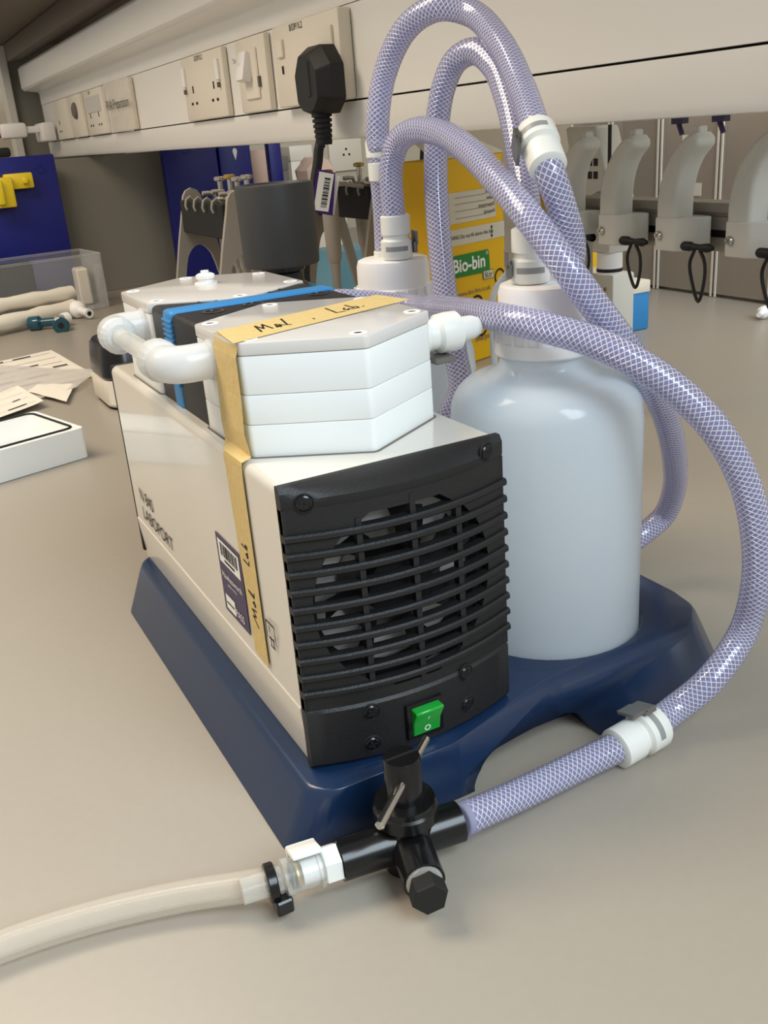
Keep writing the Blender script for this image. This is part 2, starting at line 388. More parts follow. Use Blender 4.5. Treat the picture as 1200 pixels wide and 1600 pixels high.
t = plate('fused_switch', 'cream switch plate with a round knob toward the far trunking end', 'switch', 2.16, 2.03)
b = B().lathe([(.018, 0), (.018, .004), (.012, .008), (0, .008)], (XT - .009, 2.09, .42), (-1, 0, 0), 20); wparent(b.obj('knob', 'print_grey'), t)
t = plate('wall_socket', 'cream wall socket at the far end of the trunking', 'socket', 2.36, 2.19); slots(t, 2.31, .39)
# white adaptor at the trunking end with its cable
t = thing('plug_adaptor', 'white plug adaptor with a red and black cable at the far trunking end', 'adaptor', (.36, 2.45, .37))
b = B(); b.box((XT - .042, 2.38, .362), (XT - .0095, 2.50, .408)); b.bevel(.006, 2); wparent(b.obj('body', 'cap_white'), t)
b = B(); b.box((XT - .085, 2.42, .385), (XT - .042, 2.455, .402)); b.bevel(.003, 2); wparent(b.obj('collar', 'cap_white'), t)
b = B(); b.box((XT - .14, 2.41, .375), (XT - .075, 2.465, .412)); b.bevel(.008, 2); wparent(b.obj('connector', 'cap_white'), t)
for z, m in ((.386, 'red_wire'), (.400, 'black_gloss')): wparent(B().cyl((XT - .135, 2.437, z), (XT - .40, 2.41, z - .006), .007, n=10).obj('wire', m), t)

# mains plug with its lead and tag
t = thing('mains_plug', 'black three pin mains plug with ribbed strain relief in the socket', 'plug', (XT, .75, .37))
xp = XT - .0165
fp = lambda q, x: at(q[0], q[1], 'x', x)
outl = [(459, 103), (489, 70), (510, 72), (526, 97), (528, 152), (503, 168), (489, 168), (467, 150)]
yc = at(497, 118, 'x', xp - .014).y; zc = at(497, 118, 'x', xp - .014).z
sil = [(yc + dy, zc + dz) for dy, dz in ((.038, .006), (.019, .030), (-.017, .030), (-.038, .009), (-.038, -.026), (-.019, -.040), (.019, -.040), (.035, -.029))]
b = B(); lo = rounded(sil, .006, 3); hi = rounded([(yc + (y - yc) * .74, zc + (z - zc) * .80 - .003) for y, z in sil], .006, 3)
A = [b.bm.verts.new((xp, p.x, p.y)) for p in lo]; Bm = [b.bm.verts.new((xp - .016, p.x, p.y)) for p in lo]; Cm = [b.bm.verts.new((xp - .030, p.x, p.y)) for p in hi]
for P_, Q_ in ((A, Bm), (Bm, Cm)):
    for i in range(len(P_)): b.bm.faces.new((P_[i], P_[(i + 1) % len(P_)], Q_[(i + 1) % len(P_)], Q_[i]))
b.bm.faces.new(A); b.bm.faces.new(Cm); wparent(b.obj('plug_body', 'black_abs'), t)
b = B(); b.box((xp - .0312, yc - .012, zc - .022), (xp - .029, yc - .003, zc + .015)); b.bevel(.001, 1); wparent(b.obj('grip_rib', 'black_abs'), t)
zb = zc - .039
b = B(); pf = [(.0105, -.004)]
for k in range(6): pf += [(.0115 - k * .0004, k * .0055), (.0115 - k * .0004, k * .0055 + .0036), (.0090, k * .0055 + .0037), (.0090, k * .0055 + .0054)]
b.lathe(pf, (xp - .014, yc, zb), (0, 0, -1), 18); wparent(b.obj('strain_relief', 'black_soft'), t)
c0 = V((xp - .014, yc, zb - .03)); hl = math.hypot(c0.x - CAM.x, c0.y - CAM.y)
lead = [c0, ad(500, 225, hl), ad(497, 250, hl - .002), ad(491, 290, hl - .006), ad(488, 320, hl - .01), ad(482, 345, hl - .01), ad(478, 400, hl), ad(477, 430, hl)]
e = lead[-1]; lead += [V((e.x, e.y, .06)), V((e.x - .02, e.y + .01, .0085)), V((e.x - .06, e.y + .03, .0064)), V((e.x - .10, e.y + .04, .0064))]
wparent(B().tube(catmull(lead, .008), .0056, 12).obj('lead', 'black_soft'), t)
tg = thing('asset_tag', 'folded purple and white barcode tag hanging on the black lead', 'tag', ad(497, 320, hl - .012))
fT = quadf(ad(490, 328, hl - .020), ad(513, 331, hl - .020), ad(499, 268, hl - .020), ad(522, 272, hl - .020))
def slab(b, f, u0, v0, u1, v1, nrm, th):
    q = [f(u0, v0), f(u1, v0), f(u1, v1), f(u0, v1)]; b.prism(q, V(nrm) * th); return b
view = (c0 - CAM).normalized()
fP = quadf(ad(485, 331, hl - .018), ad(520, 337, hl - .018), ad(496, 264, hl - .018), ad(524, 270, hl - .018))
wparent(slab(B(), fP, 0, 0, 1, 1, view, .0006).obj('purple_backing', 'purple_tag'), tg)
fW = quadf(ad(497, 333, hl - .014), ad(522, 336, hl - .014), ad(512, 268, hl - .014), ad(531, 276, hl - .014))
wparent(slab(B(), fW, 0, 0, 1, 1, view, .0006).obj('rear_flap', 'print_white'), tg)
wparent(slab(B(), fT, 0, 0, 1, 1, view, .0006).obj('barcode_label', 'print_white'), tg)
b = B(); vv = .10
while vv < .86:
    hgt = random.choice((.015, .03, .045)); q = [p - view * .0003 for p in (fT(.42, vv), fT(.82, vv), fT(.82, min(.88, vv + hgt)), fT(.42, min(.88, vv + hgt)))]; b.face(q); vv += hgt + random.choice((.015, .025))
wparent(b.obj('barcode', 'print_black', fix=False, kind='stuff'), tg)

# ------------------------------------------------------------------ pump base
ZB = .032
def outline(k):
    """base outline, k = 0 at the foot .. 1 at the top"""
    l = -.0235 + .0165 * k; r = .2915 - .010 * k; bk = .306 + .010 * k
    fr = lambda a, c: a + (c - a) * k
    return rounded([(l, bk), (l, -.0285 + .002 * k), (.070, fr(-.0300, -.0262)), (.150, fr(-.0275, -.0035)), (.262, fr(-.0250, -.0015)), (r - .004, fr(.004, .014)), (r, fr(.030, .036)), (r, bk)],
                   [.014, .016, .05, .05, .012, .02, .02, .014], 6)
lv = [(.0004, 0.0), (.010, .30), (.0275, .84), (.0297, .92), (.0312, 1.00), (.0318, 1.05), (.032, 1.10)]
base = thing('pump_base', 'navy blue moulded plastic base under the pump and the two bottles', 'base', (.13, .15, 0))
b = B(); rings = []
for z, k in lv: rings.append([b.bm.verts.new((p.x, p.y, z)) for p in outline(k)])
# cut the front arch out of the lowest bands: raise the foot line between two feet
def archz(x):
    if x < .080 or x > .168: return 0.0
    t = min((x - .080) / .016, (.168 - x) / .016, 1.0); return .0145 * math.sqrt(max(0, 1 - (1 - t) ** 2))
n = len(rings[0])
for i, v in enumerate(rings[0]):
    pass
for A_, B_ in zip(rings, rings[1:]):
    for i in range(n): b.bm.faces.new((A_[i], A_[(i + 1) % n], B_[(i + 1) % n], B_[i]))
b.bm.faces.new(rings[0][::-1])
top_ring = rings[-1]
# top plate with two bottle wells
wells = [(.197, .061), (.196, .240)]; WR = .0600
loop = [v.co.copy() for v in top_ring]
ed = [b.bm.edges.get((top_ring[i], top_ring[(i + 1) % n])) for i in range(n)]
hole_edges = []
for cx, cy in wells:
    hv = [b.bm.verts.new((cx + WR * math.cos(2 * PI * i / 48), cy + WR * math.sin(2 * PI * i / 48), ZB)) for i in range(48)]
    h2 = [b.bm.verts.new((cx + (WR - .002) * math.cos(2 * PI * i / 48), cy + (WR - .002) * math.sin(2 * PI * i / 48), ZB - .003)) for i in range(48)]
    h3 = [b.bm.verts.new((cx + (WR - .002) * math.cos(2 * PI * i / 48), cy + (WR - .002) * math.sin(2 * PI * i / 48), .0125)) for i in range(48)]
    for P_, Q_ in ((hv, h2), (h2, h3)):
        for i in range(48): b.bm.faces.new((P_[i], P_[(i + 1) % 48], Q_[(i + 1) % 48], Q_[i]))
    b.bm.faces.new(h3)
    hole_edges += [b.bm.edges.get((hv[i], hv[(i + 1) % 48])) for i in range(48)]
bmesh.ops.triangle_fill(b.bm, edges=ed + hole_edges, use_beauty=True)
# drop any face that closed a well
for f_ in [f_ for f_ in b.bm.faces if all(abs(v.co.z - ZB) < 1e-5 for v in f_.verts)]:
    c_ = f_.calc_center_median()
    if any(math.hypot(c_.x - cx, c_.y - cy) < WR - .004 for cx, cy in wells): b.bm.faces.remove(f_)
bt = b.obj('moulded_tray', 'navy', sharp=50)
# carve the grip arch through the front wall
cb = B(); pts = [(.080, -.004), (.081, .0030), (.086, .0100), (.096, .0145), (.108, .0155), (.146, .0155), (.156, .0140), (.163, .0090), (.166, .0030), (.167, -.004)]
pts = [(p.x, p.z) for p in catmull([V((x, 0, z)) for x, z in pts], .0022)]
cb.prism([V((x, -.09, z)) for x, z in pts], (0, .0895, 0)); 
co = cb.obj('cutter', 'navy'); md = bt.modifiers.new('arch', 'BOOLEAN'); md.object = co; md.operation = 'DIFFERENCE'; md.solver = 'EXACT'
bpy.context.view_layer.update()
dg = bpy.context.evaluated_depsgraph_get(); me2 = bpy.data.meshes.new_from_object(bt.evaluated_get(dg)); bt.modifiers.clear(); bt.data = me2; bpy.data.objects.remove(co)
wparent(bt, base)

# ------------------------------------------------------------------ pump
W, LN, HT = .1203, .3189, .152
ZT = ZB + HT
pump = thing('vacuum_pump', 'cream and black diaphragm vacuum pump with two white heads and green switch', 'pump', (W / 2, LN / 2, ZB))
def P(b, name, m, parent=None, **k):
    o = b.obj(name, m, **k); 
    return wparent(o, pump) if parent is None else o
# cover: inverted U of bent sheet
def ushape(x0, x1, zb, zt, r, th):
    o = [(x0, zb)] + [tuple(p) for p in rounded([(x0, zb), (x0, zt), (x1, zt), (x1, zb)], [0, r, r, 0], 5)[1:-1]] + [(x1, zb)]
    i = [(x1 - th, zb)] + [tuple(p) for p in rounded([(x1 - th, zb), (x1 - th, zt - th), (x0 + th, zt - th), (x0 + th, zb)], [0, r - th, r - th, 0], 5)[1:-1]] + [(x0 + th, zb)]
    return o, i
o_, i_ = ushape(0, W, .0665, ZT, .0045, .0022)
b = B(); b.prism([V((x, 0.0, z)) for x, z in o_ + i_], (0, LN, 0)); P(b, 'housing_cover', 'housing')
b = B(); b.prism([V((x, .0005, z)) for x, z in [(.0004, .0664), (-.0006, .0658), (-.0007, .0645), (.0020, ZB + .0005), (W - .0020, ZB + .0005), (W + .0007, .0645), (W + .0006, .0658), (W - .0004, .0664), (W - .003, .0664), (W - .005, ZB + .003), (.005, ZB + .003), (.003, .0664)]], (0, LN - .001, 0)); P(b, 'lower_chassis', 'housing')
b = B(); b.box((-.0004, LN, ZB + .004), (W + .0004, LN + .0040, ZT + .0006)); b.bevel(.002, 2); P(b, 'rear_panel', 'black_abs')

# front panel: solid curved plates above and below, ribs and bars across the fan opening
BUL = .0125; ED = .0055
def fy(x, extra=0.0): return -ED - BUL * (1 - (2 * x / W - 1) ** 2) - extra
NX = 24
def shell(b, xs, zfun0, zfun1, d0, d1, back=None):
    """curved plate between two heights; d0/d1 forward offsets; closed with a back sheet"""
    F = []; K = []
    for x in xs:
        z0, z1 = zfun0(x), zfun1(x); yb0 = fy(x, d0) + .004 if back is None else back; yb1 = fy(x, d1) + .004 if back is None else back
        F.append([b.bm.verts.new((x, fy(x, d0), z0)), b.bm.verts.new((x, fy(x, d1), z1))]); K.append([b.bm.verts.new((x, yb0, z0)), b.bm.verts.new((x, yb1, z1))])
    for i in range(len(xs) - 1):
        b.bm.faces.new((F[i][0], F[i + 1][0], F[i + 1][1], F[i][1])); b.bm.faces.new((K[i][0], K[i][1], K[i + 1][1], K[i + 1][0]))
        b.bm.faces.new((F[i][0], K[i][0], K[i + 1][0], F[i + 1][0])); b.bm.faces.new((F[i][1], F[i + 1][1], K[i + 1][1], K[i][1]))
    for q in (0, -1): b.bm.faces.new((F[q][0], F[q][1], K[q][1], K[q][0]))
    return b
xsf = [W * i / NX for i in range(NX + 1)]
# bottom block
b = B()
prof_z = [ZB + .0008, ZB + .0025, .0640, .0668]
rowsF = []
for z, ins in ((ZB + .0008, .0018), (ZB + .0030, 0), (.0648, 0), (.0668, .0015)):
    rowsF.append([b.bm.verts.new((x, fy(x, -ins), z)) for x in xsf])
for a_, c_ in zip(rowsF, rowsF[1:]):
    for i in range(NX): b.bm.faces.new((a_[i], a_[i + 1], c_[i + 1], c_[i]))
bot = [b.bm.verts.new((x, .0, ZB + .0008)) for x in xsf]; tp = [b.bm.verts.new((x, .0, .0668)) for x in xsf]
for i in range(NX):
    b.bm.faces.new((bot[i], bot[i + 1], rowsF[0][i + 1], rowsF[0][i])); b.bm.faces.new((rowsF[-1][i], rowsF[-1][i + 1], tp[i + 1], tp[i])); b.bm.faces.new((bot[i + 1], bot[i], tp[i], tp[i + 1]))
for q in (0, NX): b.bm.faces.new([bot[q]] + [r[q] for r in rowsF] + [tp[q]])
fpan = P(b, 'front_panel', 'black_abs', label='black moulded front panel')
# upper block: sloped top lip then curved face
b = B(); rows = []
for z, g in ((ZT + .0004, 'edge'), (ZT - .0025, 'lip'), (ZT - .0060, 'face'), (.1752, 'face'), (.1735, 'in')):
    R_ = []
    for x in xsf:
        if g == 'edge': y = -.0035
        elif g == 'lip': y = -.0055 - .55 * BUL * (1 - (2 * x / W - 1) ** 2)
        elif g == 'face': y = fy(x)
        else: y = fy(x) + .0006
        R_.append(b.bm.verts.new((x, y, z)))
    rows.append(R_)
bk0 = [b.bm.verts.new((x, 0, ZT + .0004)) for x in xsf]; bk1 = [b.bm.verts.new((x, 0, .1735)) for x in xsf]
seq = [bk0] + rows + [bk1]
for a_, c_ in zip(seq, seq[1:]):
    for i in range(NX): b.bm.faces.new((a_[i], a_[i + 1], c_[i + 1], c_[i]))
for i in range(NX): b.bm.faces.new((bk1[i], bk1[i + 1], bk0[i + 1], bk0[i]))
for q in (0, NX): b.bm.faces.new([r[q] for r in seq])
b.obj('upper_block', 'black_abs', fpan)
# recessed plate with round fan opening, built in bands between the ribs
OC, OZ, OR = .0580, .1205, .0492
rib_z = [.0762 + .00925 * k for k in range(10)]
band_edges = [.0668, .0722] + rib_z + [.1668, .1735]
def ox(z):
    d = OR * OR - (z - OZ) ** 2; return math.sqrt(d) if d > 0 else None
b = B()
for z0, z1 in zip(band_edges, band_edges[1:]):
    a0, a1 = ox(z0 + .0008), ox(z1 - .0008)
    if z0 > .166 or z1 < .073 or (a0 is None and a1 is None): shell(b, xsf, lambda x: z0, lambda x: z1, -.0008, -.0008); continue
    a0 = a0 or .004; a1 = a1 or .004
    for sgn in (-1, 1):
        xo0 = OC + sgn * a0; xo1 = OC + sgn * a1; xe = 0.0 if sgn < 0 else W
        F = []; K = []; m_ = 10
        for i in range(m_ + 1):
            t = i / m_; x0 = xe + (xo0 - xe) * t; x1 = xe + (xo1 - xe) * t
            F.append((b.bm.verts.new((x0, fy(x0) + .0008, z0)), b.bm.verts.new((x1, fy(x1) + .0008, z1)))); K.append((b.bm.verts.new((x0, fy(x0) + .0042, z0)), b.bm.verts.new((x1, fy(x1) + .0042, z1))))
        for i in range(m_):
            b.bm.faces.new((F[i][0], F[i + 1][0], F[i + 1][1], F[i][1])); b.bm.faces.new((K[i][0], K[i][1], K[i + 1][1], K[i + 1][0]))
        b.bm.faces.new((F[m_][0], K[m_][0], K[m_][1], F[m_][1]))
        b.bm.faces.new((F[0][0], F[0][1], K[0][1], K[0][0]))
b.obj('opening_plate', 'black_abs', fpan)
for s_ in (0, 1):     # side walls tying the panel to the housing
    x0, x1 = (0.0, .003) if s_ == 0 else (W - .003, W)
    B().box((x0, -.0055, .0668), (x1, .0, .1735)).obj('side_wall', 'black_abs', fpan)
def rib_mesh(z):
    b = B(); sec = [(-.0045, -.0018), (.0004, -.0020), (.0016, -.0010), (.0016, .0010), (.0006, .0019), (-.0045, .0019)]
    rr = []; m_ = 26
    for i in range(m_ + 1):
        x = -.0004 + (W + .0016) * i / m_; xc = min(max(x, 0), W); rr.append([b.bm.verts.new((x, fy(xc) - e_, z + h_)) for e_, h_ in sec])
    for i in range(m_):
        for k in range(6): b.bm.faces.new((rr[i][k], rr[i][(k + 1) % 6], rr[i + 1][(k + 1) % 6], rr[i + 1][k]))
    b.bm.faces.new(rr[0]); b.bm.faces.new(rr[-1][::-1]); return b
for z in rib_z: rib_mesh(z).obj('rib', 'black_abs', fpan)
for x in (.0335, .0610, .0875):
    h_ = ox(OZ + 0) and math.sqrt(OR ** 2 - (x - OC) ** 2)
    b = B(); b.box((x - .0015, fy(x) + .0005, OZ - h_ - .002), (x + .0015, fy(x) + .0050, OZ + h_ + .002)); b.obj('upright_bar', 'black_abs', fpan)
for x, z in ((.0100, .1765), (W - .0125, .1795), (.0310, .0608), (.0302, .0420), (.0865, .0640), (.0868, .0448)):
    y = fy(x)
    c = V((x, y + .0002, z)); nrm = V((-(8 * BUL / W ** 2) * (x - W / 2) * -1 * 1.0, -1, 0)).normalized(); nrm = V(((x - W / 2) * 8 * BUL / W ** 2, -1, 0)).normalized()
    b = B().lathe([(.0042, -.0012), (.0050, 0.0003), (.0044, .0006), (.0040, 0.0001), (0, 0.0001)], c, nrm, 20); b.obj('screw_recess', 'inside_dark', fpan)
    scr_head('screw', c + nrm * .0001, nrm, .0038, 'black_gloss', fpan, hgt=.0012)
# rocker switch
sx, sz = .0590, .0490; y = fy(sx)
b = B(); b.box((sx - .0108, y - .0020, sz - .0105), (sx + .0108, y + .004, sz + .0105)); b.bevel(.0012, 2); swf = P(b, 'rocker_switch', 'black_gloss', label='green rocker switch in a black bezel')
b = B(); pr = [(-.0082, -.0010), (-.0082, -.0062), (-.0015, -.0032), (.0040, -.0030), (.0082, -.0052), (.0082, -.0010)]
b.prism([V((sx - .0080, y + e_, sz + h_)) for h_, e_ in [(q[0], q[1]) for q in [(-.0082, -.0010), (-.0082, -.0024), (-.0005, -.0036), (.0072, -.0078), (.0084, -.0070), (.0084, -.0010)]]], (.0160, 0, 0)); b.bevel(.0005, 1)
rk = b.obj('rocker_button', 'green_switch', swf)
on = V((sx, y - .00335, sz - .0047)); vdir = V((0, -.0012, .0077)).normalized(); nn = V((0, -.99, -.15)).normalized()
b = B(); ring = [(math.cos(a), math.sin(a)) for a in [2 * PI * i / 20 for i in range(20)]]
for (c0_, s0_), (c1_, s1_) in zip(ring, ring[1:] + ring[:1]):
    f2 = lambda r, c, s: V((sx, 0, 0)) + V((r * c, 0, 0)) + vdir * (r * s) + V((0, y - .00325, sz - .0047))
    b.face([f2(.0012, c0_, s0_), f2(.0018, c0_, s0_), f2(.0018, c1_, s1_), f2(.0012, c1_, s1_)])
b.obj('off_mark', 'print_white', rk, fix=False)
b = B(); b.face([V((sx - .0003, y - .0046, sz + .0010)), V((sx + .0003, y - .0046, sz + .0010)), V((sx + .0003, y - .0060, sz + .0036)), V((sx - .0003, y - .0060, sz + .0036))]); b.obj('on_mark', 'print_white', rk, fix=False)

# inside: fan ring, hub, blades, pale motor parts behind
fan = P(B().lathe([(.0170, 0), (.0180, .003), (.0180, .014), (.010, .016), (0, .016)], (OC, .0080, OZ), (0, -1, 0), 24), 'fan_hub', 'inside_dark')
for k in range(7):
    a = 2 * PI * k / 7 + .3; b = B(); vs = []
    for j in range(5):
        r = .016 + j * .0065
        for t in (-1, 1):
            aa = a + t * .20 + j * .06; vs.append(b.bm.verts.new((OC + r * math.cos(aa), -.0035 + t * .004, OZ + r * math.sin(aa))))
    for j in range(4): b.bm.faces.new((vs[2 * j], vs[2 * j + 1], vs[2 * j + 3], vs[2 * j + 2]))
    b.obj('fan_blade', 'inside_dark', fan)
b = B().lathe([(.050, 0), (.050, .010), (.046, .010), (.046, 0)], (OC, .0065, OZ), (0, -1, 0), 40, caps=False); b.obj('fan_ring', 'inside_dark', fan)
mt = P(B().box((.006, .0085, .058), (.114, .0110, .172)), 'motor_plate', 'inside_white')
b = B().lathe([(.030, 0), (.030, .002), (.024, .003), (0, .003)], (OC, .0086, OZ), (0, -1, 0), 28); b.obj('motor_face', 'grey_steel', mt)

# pump heads
ZL = .2413
HEXP = [(-.0525, .034), (-.0525, -.034), (0, -.0660), (.0525, -.034), (.0525, .034), (0, .0660)]
HX = .0597
def head(cy, nm):
    g = lambda s, r: [V((HX + p.x, cy + p.y, 0)) for p in rounded([(x * s, y * s) for x, y in HEXP], r, 4)]
    def layer(name, s, z0, z1, m, bev, parent=None):
        b = B(); b.prism([V((p.x, p.y, z0)) for p in g(s, .004)], (0, 0, z1 - z0)); b.bevel(bev, 2, 50)
        return b.obj(name, m, parent) if parent else P(b, name, m)
    h = layer('pump_head', 1.0, .1800, .2005, 'ptfe', .0005)
    layer('middle_plate', 1.0, .2007, .2155, 'ptfe', .0006, h)
    layer('head_cover', .998, .2157, .2348, 'ptfe', .0006, h)
    lid = layer('lid', 1.004, .2350, ZL, 'lid_grey', .0008, h)
    for x, y in HEXP:
        c = V((HX + x * .86, cy + y * .86, ZL - .0003)); 
        b = B().lathe([(.0046, 0), (.0046, .0004), (.0043, .0006), (.0026, .0006), (.0022, .0003), (0, .0003)], c, (0, 0, 1), 18); s_ = b.obj('lid_screw', 'cap_white', lid)
    return h, lid
h1, lid1 = head(.0800, 'front'); h2, lid2 = head(.2430, 'rear')
b = B().lathe([(.0078, 0), (.0078, .0012), (.0052, .0014), (.0052, .0036), (.0064, .0040), (.0064, .0062), (.0045, .0072), (.0028, .0072), (.0028, .0090), (0, .0092)], (.0620, .260, ZL - .0004), (0, 0, 1), 24); b.obj('vent_knob', 'cap_white', lid2)
# dark of the recess around the heads, put in as a grey strip
for cy in (.0800, .2430):
    b = B(); pp = [V((HX + p.x, cy + p.y, ZT - .0006)) for p in rounded([(x * 1.022, y * 1.022) for x, y in HEXP], .004, 3)]; b.prism(pp, (0, 0, .0010)); P(b, 'head_recess_line', 'print_grey')
# black drive block between the heads
b = B(); b.box((.0085, .1130, .1700), (.1125, .2085, .2402)); b.bevel(.0035, 3); blk = P(b, 'drive_block', 'black_abs')
b = B(); b.box((.0076, .1620, .1700), (.1138, .1800, .2416)); b.bevel(.0030, 3); st = b.obj('blue_band', 'sky_blue', blk)
for k in range(14):
    b = B(); z = .2350 - k * .0029; b.box((.0068, .1627, z), (.0084, .1793, z + .0016)); b.bevel(.0004, 1); b.obj('grip_ridge', 'sky_blue', st)
for x, y in ((.040, .190), (.085, .190), (.056, .154), (.098, .154), (.030, .150)):
    b = B().lathe([(.0065, 0), (.0065, .0005), (.0050, .0005), (.0045, -.0006), (0, -.0006)], (x, y, .2401), (0, 0, 1), 16); b.obj('block_screw', 'black_gloss', blk)
# transfer pipe on the left: two elbows, nuts, clear link
XE, ZE = -.0150, .2262; Y1, Y2 = .0900, .2240
def elbow(y, sg, parent_name):
    pth = [V((.008, y, ZE))] + [V((XE + .011 - .011 * math.sin(a), y + sg * (.011 - .011 * math.cos(a)), ZE)) for a in [PI / 2 * i / 8 for i in range(9)]] + [V((XE, y + sg * .017, ZE))]
    e_ = P(B().tube(pth, .0097, 24), parent_name, 'elbow_pfa', sharp=50)
    B().lathe([(.0108, 0), (.0108, .002), (.0101, .0026), (.0101, .0036)], (.0080, y, ZE), (-1, 0, 0), 24).obj('flange_ring', 'elbow_pfa', e_)
    pf = [(.0096, 0), (.0106, .0010), (.0112, .004), (.0112, .012), (.0104, .0135), (.0102, .0150), (.0078, .0175), (0, .0175)]
    b = B().lathe(pf, (XE, y + sg * .0125, ZE), (0, sg, 0), 20); b.obj('union_nut', 'elbow_pfa', e_, sharp=12)
    return e_
e1 = elbow(Y1, 1, 'elbow_fitting'); e2 = elbow(Y2, -1, 'elbow_fitting')
P(B().cyl((XE, Y1 + .026, ZE), (XE, Y2 - .026, ZE), .0056, n=20), 'link_tube', 'clear_fit')
# outlet coupling on the right of the front head
def coupling(b_obj_fn, o, ax, s=1.0):
    o = V(o); ax = V(ax).normalized()
    body = B().lathe([(.0095 * s, 0), (.0095 * s, .006 * s), (.0085 * s, .007 * s), (.0085 * s, .012 * s), (.0108 * s, .014 * s), (.0112 * s, .020 * s), (.0108 * s, .026 * s), (.0070 * s, .028 * s), (.0066 * s, .036 * s), (.0050 * s, .040 * s), (0, .040 * s)], o, ax, 28)
    return b_obj_fn(body)
oc = coupling(lambda b: P(b, 'outlet_coupling', 'connector_white', sharp=40), (.1155, .0690, .2225), (1, -.05, .03))
b = B(); b.box((.1215, .0575, .2085), (.1350, .0800, .2120)); b.bevel(.0008, 1); b.obj('release_latch', 'grey_steel', oc)
b = B().lathe([(.0114, 0), (.0114, .0030)], (.1370, .0685, .2232), (1, -.05, .03), 28, caps=False, ang=2.0); b.obj('coupling_slot', 'connector_grey', oc)

# masking tape: over the front head lid, down the head, down the housing side
def ribbon(b, P0, P1):
    for i in range(len(P0) - 1): b.face([P0[i], P0[i + 1], P1[i + 1], P1[i]])
zt_ = ZL + .0004
TA = at(338, 518, 'z', zt_); TB = at(364, 537, 'z', zt_); TC = at(588, 461, 'z', zt_); TD = at(640, 468, 'z', zt_)
tape = P(B().prism([TA, TB, TD, TC], (0, 0, .00025)), 'masking_tape', 'masking_tape', label='cream masking tape lettered Mol Lab over the front head')
fl = quadf(TB, TD, TA, TC)          # u along the tape, v across
fl2 = lambda u, v: fl(u, v) + V((0, 0, .0004))
mol = [[(.17, .25), (.185, .72), (.20, .42), (.225, .72), (.235, .30)], [(.26, .30), (.275, .52), (.29, .42), (.278, .28), (.262, .32), (.29, .42), (.305, .32)], [(.315, .30), (.345, .80)], [(.315, .30), (.33, .26)]]
lab = [[(.62, .82), (.60, .30), (.65, .28)], [(.685, .52), (.665, .42), (.672, .30), (.69, .40), (.70, .30)], [(.725, .72), (.715, .30), (.735, .28), (.742, .42), (.722, .46)], [(.765, .30), (.767, .32)], [(.46, .25), (.462, .30)]]
strokes(mol + lab, fl2, .0011, (0, 0, 1), 'print_black', tape)
# vertical run on the head's left face and the loose lower end
x0 = HX - .0525 - .0008
a0 = at(337, 520, 'x', x0); a1 = at(367, 541, 'x', x0)
b = B(); ya, yb_ = TA.y, TB.y; f0y, f1y = at(348, 700, 'x', -.0009).y, at(376, 722, 'x', -.0009).y
left = [V((x0 + .001, ya, zt_)), V((x0 - .0005, ya, .234)), V((x0 - .0008, ya, .215)), V((x0 - .0012, ya + .001, .195)), V((x0 - .0010, ya - .001, .1868)), V((-.0004, f0y, .1846)), V((-.0010, f0y, .1800))]
right = [V((x0 + .001, yb_, zt_)), V((x0 - .0005, yb_ + .002, .234)), V((x0 - .0012, yb_ + .000, .215)), V((x0 - .0030, yb_ - .003, .198)), V((x0 - .002, yb_ - .006, .1868)), V((-.0004, f1y, .1846)), V((-.0010, f1y, .1800))]
ribbon(b, left, right); b.obj('tape_fold', 'masking_tape', tape, fix=False)
f0, f1, f2_, f3 = V((-.0009, f0y, .1835)), V((-.0009, f1y, .1835)), at(400, 1018, 'x', -.0009), at(421, 1044, 'x', -.0009)
sd = B(); sd.prism([f0, f1, f3, f2_], (-.0002, 0, 0)); side_t = P(sd, 'masking_tape', 'masking_tape', label='cream masking tape strip lettered Mol Lab down the housing side')
fs = quadf(f2_, f3, f0, f1)      # u across, v up
fs2 = lambda u, v: fs(.9 - v * .75, u) + V((-.0004, 0, 0))
mol2 = [[(.18, .35), (.22, .75), (.23, .45), (.255, .75), (.265, .35)], [(.285, .40), (.30, .55), (.31, .42), (.295, .34), (.285, .42)], [(.33, .40), (.345, .85), (.34, .35), (.355, .36)]]
lab2 = [[(.50, .85), (.495, .40), (.515, .38)], [(.545, .55), (.53, .45), (.54, .36), (.55, .45), (.557, .36)], [(.58, .80), (.575, .38), (.59, .36), (.592, .48), (.577, .50)]]
strokes(mol2 + lab2, fs2, .0010, (-1, 0, 0), 'print_black', side_t)

# lettering, test sticker and symbol on the left side
q0 = at(221, 782, 'x', -.0004); text_h = .0125
wparent(text('N 840', .0140, (-.0005, .2960, .0728 + .0150), (0, -1, 0), (0, 0, 1), 'print_black', stretch=1.05), pump)
wparent(text('LABOPORT', .0140, (-.0005, .2960, .0728), (0, -1, 0), (0, 0, 1), 'print_black', stretch=1.12), pump)
s00, s10, s01, s11 = at(354, 950, 'x', -.0004), at(392, 993, 'x', -.0004), at(336, 829, 'x', -.0004), at(375, 868, 'x', -.0004)
b = B(); b.prism([s00, s10, s11, s01], (-.0002, 0, 0)); stk = P(b, 'test_sticker', 'purple_label', label='purple and white electrical test sticker with barcode')
fk = quadf(s00, s10, s01, s11); fk2 = lambda u, v: fk(u, v) + V((-.0004, 0, 0)); fk3 = lambda u, v: fk(u, v) + V((-.0006, 0, 0))
[rects(B(), fk2, [r_]).obj('white_field', 'print_white', stk, fix=False) for r_ in ((.08, .66, .92, .95), (.10, .05, .48, .24))]
b = B(); u = .18
while u < .80:
    wd = random.choice((.015, .03, .045)); rects(b, fk3, [(u, .76, u + wd, .92)]); u += wd + random.choice((.015, .03))
